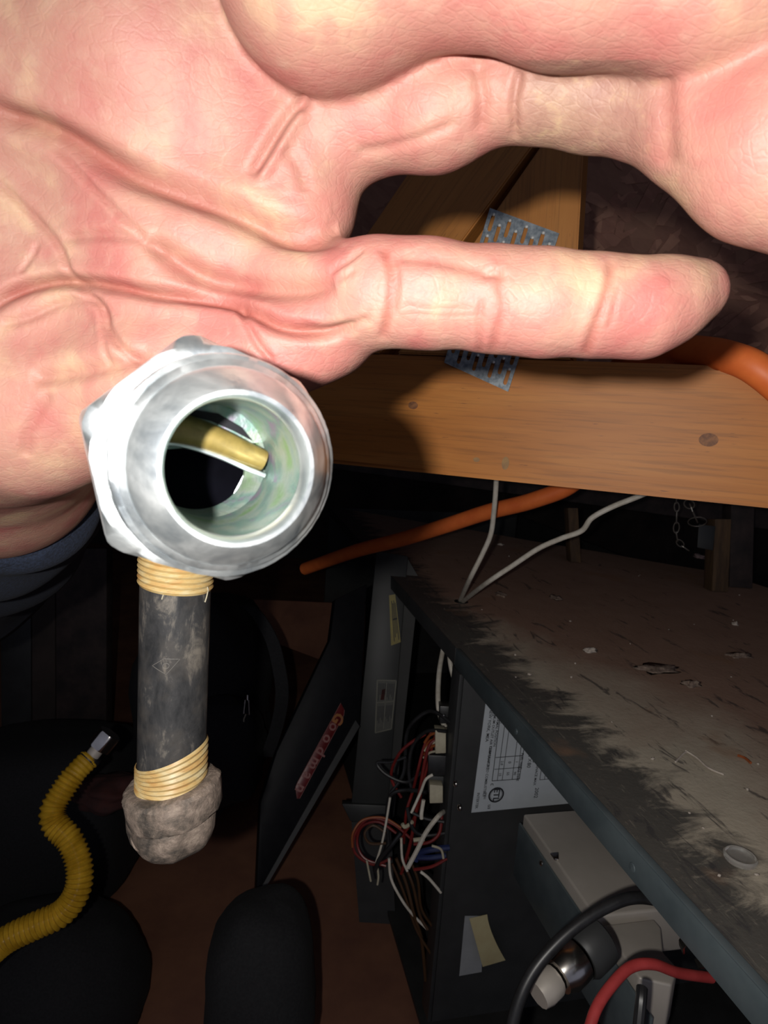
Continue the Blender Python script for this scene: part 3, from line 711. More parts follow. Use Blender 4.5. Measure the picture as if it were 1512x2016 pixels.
rbox('terminal_block', 866, 1390, 900, 1425, .74, .02, M['blackrub'], har)
rbox('bracket', 887, 1378, 908, 1408, .735, .006, M['silver'], har)
for x, y in ((874, 1408), (893, 1409), (901, 1420), (905, 1397)):
    q = P(x, y, .715); MB().lathe(q, -ray(x, y).normalized(), [(0, .0012), (.001, .0009), (.0013, .00005)], 8).obj('terminal', M['chrome'], har)

# ------------------------------------------------------------------ grey steel column with two stickers
clp = [P(741, 1095, 1.02), P(803, 1105, 1.02), P(760, 1605, .97), P(690, 1600, .97)]
cn = (clp[1] - clp[0]).cross(clp[3] - clp[0]).normalized()
if cn.dot(CAM - clp[0]) < 0: cn = -cn
clp[2] = onpl(760, 1605, clp[0], cn)
col = empty('steel_column', Vector((clp[3].x, clp[3].y, 0)), 'tall grey sheet-steel column between the leaning black door and furnace opening', 'column')
lo = [onpl(x, y, clp[0], cn) for x, y in ((690, 1600), (764, 1605))]
dnv = -Z; 
MB().prism([onpl(x, y, clp[0], cn) for x, y in ((741, 1085), (803, 1095), (762, 1605), (690, 1600))], -cn * .05).obj('column_face', M['column'], col, False, .001)
MB().prism([onpl(x, y, clp[0] - cn * .012, cn) for x, y in ((803, 1100), (826, 1140), (775, 1610), (762, 1605))], -cn * .03).obj('column_side', M['inner'], col, False)
MB().prism([onpl(x, y, clp[0] + cn * .006, cn) for x, y in ((672, 1582), (768, 1586), (772, 1625), (690, 1618))], -cn * .02).obj('column_foot', M['column'], col, False, .002)
MB().prism([onpl(x, y, clp[0] - cn * .002, cn) for x, y in ((692, 1618), (770, 1620), (800, 2300), (745, 2300))], -cn * .03).obj('column_leg', M['inner'], col, False)
def sticker(name, pxs, mat, lines, label):
    s = MB().prism([onpl(x, y, clp[0] + cn * .0006, cn) for x, y in pxs], -cn * .0005).obj(name, mat, col, False); s['label'] = label
    g = MB(); (ax, ay), (bx, by), (cx, cy), (dx, dy) = pxs   # tl tr br bl
    for (u0_, v0_, u1_, v1_, wd) in lines:
        def q(u, v):
            x = (ax * (1 - u) + bx * u) * (1 - v) + (dx * (1 - u) + cx * u) * v; y = (ay * (1 - u) + by * u) * (1 - v) + (dy * (1 - u) + cy * u) * v
            return onpl(x, y, clp[0] + cn * .0009, cn)
        a, b = q(u0_, v0_), q(u1_, v1_); t = (b - a).normalized(); w2 = t.cross(cn) * wd
        g.prism([a - w2, b - w2, b + w2, a + w2], -cn * .0003)
    return s, g
s, g = sticker('warning_sticker', ((766, 1172), (778, 1170), (789, 1264), (770, 1271)), M['yellow_st'], [(.35 + .16 * k, .12 + .05 * (k % 2), .35 + .16 * k, .94 - .07 * (k % 3), .0006) for k in range(4)] + [(.3, .5, .9, .5, .0012)], 'faded yellow warning sticker')
g.obj('sticker_print', M['ink'], s, False)
ln = [(0.02, .01, .98, .01, .0008), (.02, .99, .98, .99, .0008), (.02, .01, .02, .99, .0008), (.98, .01, .98, .99, .0008), (.05, .43, .95, .43, .0006), (.5, .05, .5, .95, .0004)]
s, g = sticker('caution_sticker', ((742, 1338), (781, 1339), (771, 1436), (738, 1444)), M['grey_st'], ln, 'small grey framed text sticker')
M['frame_st'] = simple('sticker_border', (.16, .155, .12), .5); g.obj('sticker_border', M['frame_st'], s, False)
_, g = sticker('x', ((742, 1338), (781, 1339), (771, 1436), (738, 1444)), M['grey_st'], [(u, v, u, v + .32 - .05 * (k % 3), .0006) for k, (u, v) in enumerate([(a, b) for a in (.12, .2, .28, .36, .44, .58, .66, .74, .82, .9) for b in (.07, .5)])], 'x')
bpy.data.objects.remove(_); g.obj('sticker_print', M['ink'], s, False)
rs = MB().prism([onpl(x, y, clp[0] + cn * .001, cn) for x, y in ((752, 1358), (759, 1356), (756, 1378), (749, 1378))], -cn * .0003).obj('sticker_stamp', M['redcloth'], s, False)

# ------------------------------------------------------------------ leaning black door with badge
dq = [(655, 1170, .98), (722, 1130, .98), (712, 1420, .93), (512, 1790, .80), (512, 1745, .80), (513, 1590, .84)]
d0_, d1_, d2_ = P(700, 1180, .98), P(708, 1430, .92), P(515, 1600, .84)
dnn = (d1_ - d0_).cross(d2_ - d0_).normalized()
if dnn.dot(CAM - d0_) < 0: dnn = -dnn
def onDoor(x, y, k=0.0): return onpl(x, y, d0_ + dnn * k, dnn)
door = empty('cabinet_door', onDoor(515, 1757), 'black furnace access door leaning on the steel column, slanted red badge', 'door panel')
MB().prism([onDoor(x, y) for x, y in ((722, 1150), (708, 1425), (700, 1445), (517, 1758), (505, 1755), (513, 1580), (545, 1480), (650, 1260), (660, 1180))], -dnn * .018).obj('door_sheet', M['void'], door, False, .001)
MB().prism([onDoor(x, y, .004) for x, y in ((708, 1430), (517, 1758), (513, 1750), (700, 1418))], -dnn * .004).obj('door_edge', M['black_metal'], door, False)
bpx = [(671, 1384), (678, 1398), (677, 1408), (590, 1572), (585, 1572), (582, 1550), (586, 1540)]
bg = MB().prism([onDoor(x, y, .003) for x, y in bpx], -dnn * .0035).obj('badge', M['badge'], door, False, .0003); bg['label'] = 'red slanted brand badge'
ta, tb_ = onDoor(657, 1432, .0032), onDoor(592, 1553, .0032); td = (tb_ - ta).normalized(); tu = dnn.cross(td)
tm = MB(); word = 'oodman'
for k, ch in enumerate(word):
    text_mesh(ch, .0215, ta.lerp(tb_, k / 5.0), td, tu, tm, 'CENTER', .0004, ext=.0001)
tm.obj('badge_lettering', M['badge_txt'], bg, False)
tm = text_mesh('G', .021, onDoor(665, 1415, .0032), td, tu, None, 'CENTER', .0008, ext=.0001); tm.obj('badge_initial', M['gold'], bg, False)
rim = [onDoor(x, y, .0032) for x, y in bpx]
MB().tube(rim, .00035, 6, close=True).obj('badge_rim', M['badge_txt'], bg)

# ------------------------------------------------------------------ backpack, straps, zipper
pk = empty('backpack', onz(420, 1520, 0.0), 'black backpack slumped on the floor behind the gas pipe', 'backpack')
def blob(name, c, ax, ay, az, mat, parent=None, seed=1, amp=.12, n=3.0, res=28, zmin=None):
    rnd = random.Random(seed); ph = [rnd.uniform(0, 6.28) for _ in range(9)]
    v = []; f = []
    for i in range(res + 1):
        th = math.pi * i / res
        for k in range(res * 2):
            p_ = 2 * math.pi * k / (res * 2)
            d = Vector((math.sin(th) * math.cos(p_), math.sin(th) * math.sin(p_), math.cos(th)))
            g_ = (abs(d.x) ** n + abs(d.y) ** n + abs(d.z) ** n) ** (-1 / n)
            s_ = g_ * (1 + amp * (.5 * math.sin(d.x * 5 + ph[0]) * math.sin(d.y * 4 + ph[1]) + .35 * math.sin(d.z * 9 + ph[2] + d.x * 3) + .2 * math.sin(d.y * 15 + ph[3]) * math.sin(d.z * 13 + ph[4])))
            q = c + ax * (d.x * s_) + ay * (d.y * s_) + az * (d.z * s_)
            if zmin is not None and q.z < zmin: q.z = zmin
            v.append(q)
    w_ = res * 2
    for i in range(res):
        for k in range(w_): f.append((i * w_ + k, i * w_ + (k + 1) % w_, (i + 1) * w_ + (k + 1) % w_, (i + 1) * w_ + k))
    m = MB().add(v, f).me(name); bm = bmesh.new(); bm.from_mesh(m); bmesh.ops.remove_doubles(bm, verts=bm.verts, dist=1e-5); bmesh.ops.recalc_face_normals(bm, faces=bm.faces); bm.to_mesh(m); bm.free()
    return link(name, m, mat, parent, True)
RC = R3 @ Vector((1, 0, 0)); UC = R3 @ Vector((0, 1, 0)); FC = R3 @ Vector((0, 0, -1))
bc_ = P(395, 1370, 1.10)
bc_.z = max(bc_.z, .215)
blob('pack_body', P(400, 1380, 1.10), RC * .115, FC * .10, Z * .20, M['fabric'], pk, 3, .10, 2.6, zmin=.002)
blob('front_pocket', P(420, 1480, 1.02), RC * .085, FC * .05, Z * .09, M['fabric'], pk, 5, .10, 2.8, zmin=.002)
st = MB(); sp = crom([P(430, 1185, 1.02), P(490, 1195, .99), P(530, 1250, .97), P(548, 1310, .965), P(555, 1370, .97), P(545, 1430, .985), P(525, 1490, 1.0)], 8)
for a, b in zip(sp[:-1], sp[1:]):
    q = RC * .010
    st.prism([a - q, b - q, b + q, a + q], FC * .004)
st.obj('shoulder_strap', M['fabric'], pk, False)
zp = MB(); zq = P(487, 1395, .955)
MB().tube([P(x, y, .955) for x, y in ((483, 1378), (490, 1378), (491, 1407), (480, 1405))], .0010, 6, close=True).obj('zipper_pull', M['chrome'], pk)
MB().tube([P(x, y, .955) for x, y in ((487, 1368), (487, 1378))], .0018, 8).obj('zipper_slider', M['chrome'], pk)
MB().tube([P(x, y, .955) for x, y in ((484, 1406), (480, 1416), (480, 1421))], .0008, 6).obj('zipper_cord', M['offwhite'], pk)

# black pouch at the bottom, dark rounded form bottom left, red rag
o = blob('tool_pouch', P(515, 1960, .62), RC * .052, FC * .06, UC * .095, M['fabric'], None, 11, .05, 2.8, 24, zmin=.002); tag(o, 'tall round-topped black tool pouch at the bottom edge', 'pouch')
o = blob('dark_form', P(95, 1960, .78), RC * .115, FC * .09, UC * .11, M['fabric'], None, 14, .06, 2.4, 26, zmin=.002); tag(o, 'large dark rounded form filling the bottom left corner under the yellow hose', 'bag')
o = blob('rag', P(215, 1560, .86), RC * .045, FC * .035, UC * .022, M['redcloth'], None, 21, .3, 2.2, 20); tag(o, 'crumpled dark red rag on the dark form behind the yellow hose tip', 'rag')
o = blob('equipment_case', P(90, 1610, 1.02), RC * .15, FC * .12, Z * .145, M['fabric'], None, 25, .03, 4.5, 20, zmin=.002); tag(o, 'low black case on the floor at the left edge', 'case')
# cardboard-brown plywood sheet standing behind
o = MB().prism([P(500, 1180, 1.75), P(720, 1190, 1.6), P(715, 1330, 1.55), P(500, 1250, 1.7)], FC * .01).obj('plywood_offcut', M['floorply'], None, False); tag(o, 'dim brown plywood offcut leaning behind the backpack', 'board')
# dark boards and uprights on the far left wall
for k, (x0, x1, y1, mt_) in enumerate(((0, 60, 1330, 'inner'), (62, 108, 1345, 'darkwall'), (110, 210, 1350, 'wood_dark'))):
    pts = [P(x0, 1080, 1.30), P(x1, 1080, 1.30), P(x1, y1, 1.30), P(x0, y1 + 10, 1.30)]
    base = onz((x0 + x1) / 2, 1500, 0)
    for p in pts[2:]: p.z = 0.002
    o = MB().prism(pts, FC * .03).obj('wall_stud', M[mt_], None, False, .001)
    tag(o, ('blackened upright board at the left edge below the sleeve', 'narrow dim upright board second from the left edge', 'wide dim upright board left of the gas pipe')[k], 'board')
# second joist far in the dark beyond the furnace
j0, j1 = P(640, 945, 1.75), P(1550, 1020, 1.6); jd = (j1 - j0).normalized()
pts = [j0, j1, j1 + Z * .09, j0 + Z * .09]
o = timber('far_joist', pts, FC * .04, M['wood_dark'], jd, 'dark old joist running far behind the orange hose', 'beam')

# posts, plate, chains under the right end of the beam
zt_ = zf + .0015
def post(name, x0, x1, ytop, dbase, depth, mat, label, lean=0):
    bx = onz((x0 + x1) / 2, ytop + 100, zf)
    yb0 = None
    b0, b1 = P(x0, 1125, dbase), P(x1, 1125, dbase)
    t0, t1 = P(x0 + lean, ytop, dbase), P(x1 + lean, ytop, dbase)
    b0.z = b1.z = zt_
    o = MB().prism([b0, b1, t1, t0], FC * depth).obj(name, mat, None, False, .001); return tag(o, label, 'post')
post('wooden_post', 1441, 1487, 930, 1.10, .03, M['wood_dark'], 'tall dark square post standing on the furnace at the right')
post('wooden_post', 1408, 1440, 1022, 1.06, .03, M['wood_post'], 'short brown block standing left of the tall dark post')
post('wooden_post', 1122, 1142, 1000, 1.22, .03, M['wood_post'], 'thin brown post far back between the white cables', -4)
o = MB().prism([P(1376, 1032, 1.04), P(1409, 1036, 1.04), P(1404, 1084, 1.04), P(1373, 1078, 1.04)], FC * .002).obj('tin_plate', M['column'], None, False, .0008); tag(o, 'small grey tin plate leaning against the brown block', 'plate')
def chain(pts, label, n, r=.0009, seed=1):
    e = empty('chain', pts[0], label, 'chain'); path = crom(pts, 12); L = len(path)
    for k in range(n):
        i0 = int(k / n * (L - 1)); i1 = min(L - 1, int((k + 1.18) / n * (L - 1)))
        a, b = path[i0], path[i1]; t = (b - a); ln_ = t.length; t.normalize()
        sd = RC if k % 2 == 0 else (RC * .45 + FC * .9); sd = (sd - t * sd.dot(t)).normalized()
        lp = [a + t * (ln_ * (.5 - .5 * math.cos(q))) + sd * (ln_ * .23 * math.sin(q)) for q in [2 * math.pi * m_ / 14 for m_ in range(14)]]
        MB().tube(lp, r, 6, close=True).obj('chain_link', M['galvd'], e)
    return e
M['galvd'] = simple('dull_wire', (.35, .33, .30), .35, .6)
chain([P(1331, 930, 1.00), P(1331, 980, 1.01), P(1333, 1010, 1.02), P(1331, 1045, 1.03), P(1336, 1068, 1.05), P(1356, 1084, 1.06)], 'thin wire chain hanging left of the small tin plate', 8)
chain([P(1352, 984, .90), P(1365, 1008, .93), P(1376, 1036, 1.0)], 'short wire chain meeting the top of the tin plate', 3)
def clump(name, c, sx, sy, sz, mat, seed, label, cat='dust', group=None):
    o = blob(name, c, uf * sx, vf * sy, Z * sz, mat, None, seed, .7, 2.0, 10, zmin=zf + .0002); return tag(o, label, cat, group)
clump('insulation_tuft', onz(1375, 1096, zf + .002), .012, .010, .006, M['foam'], 3, 'pale tuft of insulation on the furnace below the tin plate', 'insulation')
clump('insulation_tuft', onz(1400, 1098, zf + .004), .006, .006, .012, M['whitebit'], 4, 'upright cream tuft of insulation beside the brown block', 'insulation')

# debris on the furnace top
big = [(985, 1172, .013, .008, 'tan dust clump just right of the cable hole'), (1095, 1178, .012, .008, 'second tan dust clump right of the cable hole'),
       (1296, 1318, .012, .022, 'long crumbling tan clump in the middle of the furnace top'), (1362, 1348, .006, .010, 'small tan clump right of the long crumbling one'),
       (1162, 1282, .005, .008, 'pale crumb left of the long crumbling clump'), (1455, 1292, .006, .016, 'pinkish dust streak near the right edge, upper of two'),
       (1447, 1230, .004, .004, 'bright pale crumb near the right edge'), (985, 1073, .005, .007, 'white crumb at the far end beside the white cable')]
for k, (x, y, a, b, l) in enumerate(big):
    clump('dust_clump', onz(x, y, zf), a, b, .0035, M['whitebit'] if ('pale' in l or 'white' in l) else M['dustbit'], 30 + k, l)
rnd = random.Random(5); cb_ = None
for k in range(26):
    x = rnd.uniform(930, 1500); y = rnd.uniform(1085 + (x - 930) * .13, min(1900, 1300 + (x - 930) * .9))
    if y < 1285 + (x - 930) * 1.05:
        s = rnd.uniform(.0007, .0015)
        if cb_ is None:
            q0 = blob('dust_crumb', Vector((0, 0, 0)), X, Y, Z * .7, M['whitebit'], None, 50, .5, 2.0, 5); cb_ = q0.data; bpy.data.objects.remove(q0)
        o = bpy.data.objects.new('dust_crumb', cb_); COL.objects.link(o); o.location = onz(x, y, zf + s * .35); o.scale = (s, s * rnd.uniform(.7, 1.6), s)
        o.rotation_euler = (0, 0, rnd.uniform(0, 3)); tag(o, 'tiny pale crumb scattered on the dusty furnace top', 'crumb', 'tiny crumbs on the furnace top')
for k, (pts, l) in enumerate(((((1350, 1478), (1372, 1492), (1395, 1512), (1425, 1525)), 'long pale splinter curled on the furnace top'), (((1330, 1500), (1345, 1484), (1352, 1480)), 'short pale splinter beside the long curled one'),
                           (((1452, 1487), (1466, 1492), (1478, 1502)), 'orange wood splinter near the right edge'))):
    o = MB().tube(crom([onz(x, y, zf + .0012) for x, y in pts], 5), .0007 if k < 2 else .0011, 6).obj('splinter', M['whitebit'] if k < 2 else M['orangewire']); tag(o, l, 'splinter')
# clear plastic cap
pcn = onz(1457, 1691, zf + .0018)
o = MB().lathe(pcn, Z, [(-.001, .0001), (-.001, .0085), (0, .0092), (.002, .0094), (.003, .0085), (.0027, .007), (.0016, .0063), (.001, .0035), (.0012, .0001)], 40).obj('plastic_cap', M['clear']); tag(o, 'clear round plastic cap lying on the furnace near the right edge', 'cap')

# ================================================================== GAS PIPE with flare fitting
P_ = P
def P(x, y, d): return P_(x, y, d * FG)
gp = empty('gas_pipe', P(330, 1668, .205), 'black gas pipe with yellow thread tape, bright flare fitting and cast cap', 'pipe')
fc = P(472, 925, .070); bk = P(398, 903, .0885); fax = (bk - fc).normalized()      # towards the back
mm = .001 * FG
def thr(r0, t0, t1, pitch, h):
    out = []; t = t0
    while t < t1 - 1e-6:
        out += [(t, r0 - h), (t + pitch * .25, r0 - h * .1), (t + pitch * .5, r0), (t + pitch * .75, r0 - h * .1)]; t += pitch
    return out
prof = [(16 * mm, 7.6 * mm), (2.0 * mm, 7.75 * mm), (.5 * mm, 7.9 * mm), (0, 8.2 * mm), (0, 8.7 * mm), (.4 * mm, 9.2 * mm), (2.6 * mm, 11.0 * mm), (3.2 * mm, 11.4 * mm), (3.6 * mm, 11.5 * mm), (4.2 * mm, 12.3 * mm)]
prof += thr(13.1 * mm, 4.6 * mm, 10.4 * mm, 1.45 * mm, .75 * mm) + [(10.6 * mm, 11.9 * mm), (12.2 * mm, 11.9 * mm)]
rr3 = random.Random(3)
jit = [[rr3.uniform(-1, 1) for _ in range(144)] for _ in range(64)]
def fmod(i, t, r, th):
    k = int(th / (2 * math.pi) * 144) % 144
    return r + (jit[i % 64][k] * (.10 if i > 24 else .03) * mm if i > 4 else 0) + (.1 * mm * math.sin(3 * th + i) if i > 9 else 0)
MB().lathe(fc, fax, prof, 144, UC, fmod).obj('flare_nose', M['zinc'], gp).__setitem__('label', 'bright zinc threaded flare nose')
# hexagon collar, chamfered
ap = 14.3 * mm
def hexmod(i, t, r, th):
    a = (th + R_(12)) % (math.pi / 3) - math.pi / 6; return min(r, ap / math.cos(a))
hp = [(12.0 * mm, 11.5 * mm), (12.0 * mm, 13.6 * mm), (12.4 * mm, 14.6 * mm), (13.6 * mm, 15.9 * mm), (15 * mm, 16.2 * mm), (21 * mm, 16.2 * mm), (22.5 * mm, 15 * mm), (23 * mm, 12 * mm)]
MB().lathe(fc, fax, hp, 144, UC, hexmod).obj('hex_collar', M['zinc'], gp).__setitem__('label', 'chamfered zinc hexagon collar')
# bore interior: back wall with the dark opening and the taped pipe rim
fr = RC - fax * RC.dot(fax); fr.normalize(); fu = fax.cross(fr); fu = fu if fu.dot(UC) > 0 else -fu
def FB(x, y, t): return fc + fax * t + fr * x + fu * y
MB().lathe(fc, fax, [(16 * mm, 7.6 * mm), (15.2 * mm, 7.4 * mm), (4 * mm, 7.7 * mm), (2.2 * mm, 7.72 * mm)], 72, UC).obj('bore_lining', M['bore'], gp)
# curved inner wall behind, like the inside of an elbow
def wallpt(a, r, t0):
    return FB(r * math.cos(a), r * math.sin(a), t0)
ew = MB(); ring0 = []
hole_c = (-1.0 * mm, -1.4 * mm)
n_ = 60; V_ = []; Fc = []
for k in range(n_):
    a = 2 * math.pi * k / n_
    V_.append(FB(7.7 * mm * math.cos(a), 7.7 * mm * math.sin(a), 15.5 * mm))
for k in range(n_):
    a = 2 * math.pi * k / n_
    V_.append(FB(hole_c[0] + 6.3 * mm * math.cos(a), hole_c[1] + (5.4 if math.sin(a) < 0 else 4.6) * mm * math.sin(a), 18.5 * mm))
for k in range(n_):
    a = 2 * math.pi * k / n_
    V_.append(FB(hole_c[0] + 6.5 * mm * math.cos(a), hole_c[1] + (5.6 if math.sin(a) < 0 else 4.8) * mm * math.sin(a), 26 * mm))
for j in range(2):
    for k in range(n_): Fc.append((j * n_ + k, j * n_ + (k + 1) % n_, (j + 1) * n_ + (k + 1) % n_, (j + 1) * n_ + k))
Fc.append(tuple(2 * n_ + k for k in range(n_)))
ew.add(V_, Fc).obj('elbow_bore', M['bore2'] if 'bore2' in M else M['bore'], gp)
# black plug deep inside, the bore's shade painted in
MB().prism([FB(hole_c[0] + 6.4 * mm * math.cos(a), hole_c[1] + (5.5 if math.sin(a) < 0 else 4.7) * mm * math.sin(a), 19.2 * mm) for a in [2 * math.pi * k / 40 for k in range(40)]], fax * .002).obj('shade_plug', M['deep_shade'], gp, False)
# taped rim crossing the upper part of the bore
rimp = [FB(x * mm, y * mm, 14.6 * mm) for x, y in ((-7.3, 4.6), (-4.5, 4.4), (-1.5, 3.6), (1.5, 2.4), (4.4, 1.0), (6.9, -.1))]
rb_ = MB(); pth = crom(rimp, 6); nP = len(pth)
for i in range(nP):
    pass
rb_.tube(pth, [2.2 * mm * (1 - .35 * i / nP) for i in range(nP)], 16)
rb_.obj('taped_rim', M['tape_in'], gp)
MB().tube([p + fu * (-2.0 * mm) - fax * .5 * mm for p in pth], .35 * mm, 8).obj('rim_edge', M['zinc'], gp)
slit = [FB(x * mm, y * mm, 15.1 * mm) for x, y in ((-4.4, 6.0), (-2, 6.7), (1.2, 6.2), (4.2, 4.4), (5.6, 2.6), (3.2, 3.9), (.3, 5.2), (-2.3, 5.9))]
MB().prism(slit, fax * .0015).obj('thread_gap', M['void'], gp, False)
MB().prism([FB(7.6 * mm * math.cos(a), 7.6 * mm * math.sin(a), 15.4 * mm) for a in [R_(18 + 150 * k / 24) for k in range(25)]], fax * .002).obj('upper_shoulder', M['bore'], gp, False)
# elbow behind the collar, down to the pipe
pt = P(347, 1012, .190)
eb = crom([P(398, 903, .088), P(396, 915, .105), P(385, 950, .130), P(370, 985, .155), P(355, 1005, .178), pt], 5)
MB().tube(eb, [11 * mm, 11 * mm] + [10.4 * mm] * (len(eb) - 2), 28).obj('elbow_body', M['zinc'], gp)
pdn = -Z
p0 = P(349, 1030, .190); pr_ = 10.4 * mm
def pz(y):   # distance down the pipe axis that projects to image row y
    lo_, hi_ = 0, .3
    for _ in range(40):
        mid = (lo_ + hi_) / 2; q = M4.inverted() @ (p0 + pdn * mid); yy = 1008 - q.y / q.z * -1 * -F if False else 1008 + q.y / q.z * F
        if yy < y: lo_ = mid
        else: hi_ = mid
    return lo_
tU, tB0, tB1, tC = pz(1152), pz(1470), pz(1520), pz(1545)
MB().lathe(p0, pdn, [(0, pr_), (tB1 + .01, pr_)], 56, RC).obj('pipe_nipple', M['pipe'], gp).__setitem__('label', 'black iron pipe nipple')
def tape_mb(t0, t1, slope, flip):
    prof_ = []; n_r = int((t1 - t0) / (1.55 * mm)); steps = n_r * 4
    for i in range(steps + 1):
        t = t0 + (t1 - t0) * i / steps; r = pr_ + .25 * mm + .45 * mm * (.5 - .5 * math.cos(2 * math.pi * i / 4)) * (1 if 0 < i < steps else 0)
        prof_.append((t, r))
    seg = 56; v = []; ax = pdn; a_ = (RC - ax * RC.dot(ax)).normalized(); b_ = ax.cross(a_)
    for i, (t, r) in enumerate(prof_):
        for k in range(seg):
            th = 2 * math.pi * k / seg
            cut = slope * math.cos(th) * ((1 - i / steps) if flip else 0) 
            v.append(p0 + ax * (t - cut + 1.0 * mm * math.cos(th)) + (a_ * math.cos(th) + b_ * math.sin(th)) * r)
    f = [(i * seg + k, i * seg + (k + 1) % seg, (i + 1) * seg + (k + 1) % seg, (i + 1) * seg + k) for i in range(steps) for k in range(seg)]
    return MB().add(v, f)
tape_mb(.002, tU, 0, False).obj('thread_tape', M['tape'], gp).__setitem__('label', 'yellow tape, upper wrap')
tape_mb(tB0 + .0015, tC + .003, 5.5 * mm, True).obj('thread_tape', M['tape'], gp).__setitem__('label', 'yellow tape, lower wrap')
# stray threads of tape
MB().tube(crom([p0 + pdn * (tU - .001) + RC * 9.7 * mm - FC * 3 * mm, p0 + pdn * (tU + .001) + RC * 10.6 * mm - FC * 3 * mm, p0 + pdn * (tU + .004) + RC * 10.4 * mm - FC * 3.2 * mm, p0 + pdn * (tU + .0065) + RC * 10.0 * mm - FC * 3.6 * mm], 5), .22 * mm, 6).obj('tape_shred', M['offwhite'], gp)
MB().tube(crom([p0 + pdn * (tU) + RC * 1 * mm - FC * 10.6 * mm, p0 + pdn * (tU + .002) + RC * .0 * mm - FC * 10.6 * mm, p0 + pdn * (tU + .004) - RC * .5 * mm - FC * 10.6 * mm], 5), .2 * mm, 6).obj('tape_shred', M['offwhite'], gp)
# rolled maker's mark: thin diamond with a curl in it, wrapped on the pipe
def onpipe(th, t): return p0 + pdn * t + (RC * math.sin(th) - FC * math.cos(th)) * (pr_ + .05 * mm)
tm0 = pz(1295)
dm = [(-.35, .0), (.0, -.0030), (.42, -.0025), (.06, .0035)]
dmp = []
for k in range(4):
    (a, b), (c, d) = dm[k], dm[(k + 1) % 4]
    for s in range(5): dmp.append(onpipe(a + (c - a) * s / 5 + .05, tm0 + b + (d - b) * s / 5))
M['scratch'] = simple('pale_scratch', (.16, .15, .14), .6)
MB().tube(dmp, .13 * mm, 5, close=True).obj('rolled_mark', M['scratch'], gp)
MB().tube([onpipe(.1 + .09 * math.cos(a), tm0 + .0011 * math.sin(a)) for a in [2 * math.pi * k / 16 for k in range(16)]], .12 * mm, 5, close=True).obj('rolled_mark', M['scratch'], gp)
# cast cap, tilted collar
cax = (pdn + RC * .06 - FC * .02).normalized(); tilt = (pdn - RC * -.16).normalized()
cc = p0 + pdn * tC
cax = (pdn + RC * .17 - UC * 0).normalized()
rr4 = random.Random(9)
def capmod(i, t, r, th):
    return r * (1 + .018 * math.sin(3 * th + 1.2 + i * .3) + .014 * math.sin(7 * th + i) + .012 * math.sin(13 * th + i * 1.7))
cp = [(-1.5 * mm, 9.8 * mm), (-1.6 * mm, 12 * mm), (-1.2 * mm, 13.8 * mm), (.0 * mm, 14.8 * mm), (.3 * mm, 15.0 * mm), (3.5 * mm, 15.1 * mm), (7.6 * mm, 14.9 * mm), (8.4 * mm, 14.5 * mm), (8.5 * mm, 14.3 * mm), (8.6 * mm, 13.2 * mm)]
MB().lathe(cc, cax, cp, 72, RC, capmod).obj('cap_collar', M['cast'], gp).__setitem__('label', 'dusty cast collar')
def bodymod(i, t, r, th):
    q = r * (1 + .02 * math.sin(2 * th + .5) + .012 * math.sin(9 * th + i))
    a = th % (math.pi / 2) - math.pi / 4
    return min(q, r * .93 / max(.75, math.cos(a)))
cb2 = cc + cax * 8.0 * mm - RC * 1.0 * mm
bp = [(0, 13.5 * mm), (1 * mm, 13.8 * mm), (6 * mm, 13.5 * mm), (9.5 * mm, 12.6 * mm), (12 * mm, 10.6 * mm), (13.5 * mm, 7.5 * mm), (14 * mm, .1 * mm)]
MB().lathe(cb2, (pdn + RC * .02).normalized(), bp, 72, RC, bodymod).obj('cap_body', M['cast'], gp)
mr = cb2 + pdn * 6 * mm - RC * 7.2 * mm - FC * 9.3 * mm
nrm = (-FC - RC * .75).normalized(); ta_ = pdn.cross(nrm).normalized(); tb2 = nrm.cross(ta_)
MB().tube([mr + ta_ * 3.2 * mm * math.cos(a) + tb2 * 3.2 * mm * math.sin(a) for a in [2 * math.pi * k / 20 for k in range(20)]], .45 * mm, 6, close=True).obj('cast_ring_mark', M['cast'], gp)

P = P_
# ================================================================== YELLOW FLEX HOSE
hp_ = [P(-120, 1960, .56), P(-50, 1905, .565), P(10, 1852, .57), P(70, 1822, .575), P(122, 1797, .58), P(152, 1755, .585), P(156, 1705, .59), P(138, 1655, .595), P(108, 1622, .60), P(105, 1590, .605), P(128, 1550, .615), P(152, 1518, .625), P(178, 1492, .635)]
hs = empty('flex_hose', P(0, 1900, .57), 'corrugated yellow gas hose bending up to a shiny end', 'hose')
base = crom(hp_, 60); 
# resample evenly
ds = [0]
for a, b in zip(base[:-1], base[1:]): ds.append(ds[-1] + (b - a).length)
tot = ds[-1]; pitch = .0042; nrg = int(tot / pitch); per = 6; pts = []; rad = []
arr = np.array([list(p) for p in base]); dsn = np.array(ds)
for i in range(nrg * per + 1):
    s = tot * i / (nrg * per); pts.append(Vector([float(np.interp(s, dsn, arr[:, k])) for k in range(3)]))
    c = .5 - .5 * math.cos(2 * math.pi * i / per); rad.append(.0098 + .0024 * c * (1 if s < tot - .02 else .4))
MB().tube(pts, rad, 22).obj('corrugated_sleeve', M['hose'], hs)
tip = P(178, 1492, .635); ta3 = (P(208, 1455, .64) - tip).normalized()
MB().lathe(tip - ta3 * .002, ta3, [(0, .0105), (.003, .0108), (.005, .0098), (.0055, .006)], 28).obj('hose_ferrule', M['blackrub'], hs)
MB().lathe(tip + ta3 * .002, ta3, [(0, .0068), (.011, .0066), (.011, .0060)], 24).obj('hose_neck', M['silver'], hs)
hx = tip + ta3 * .012
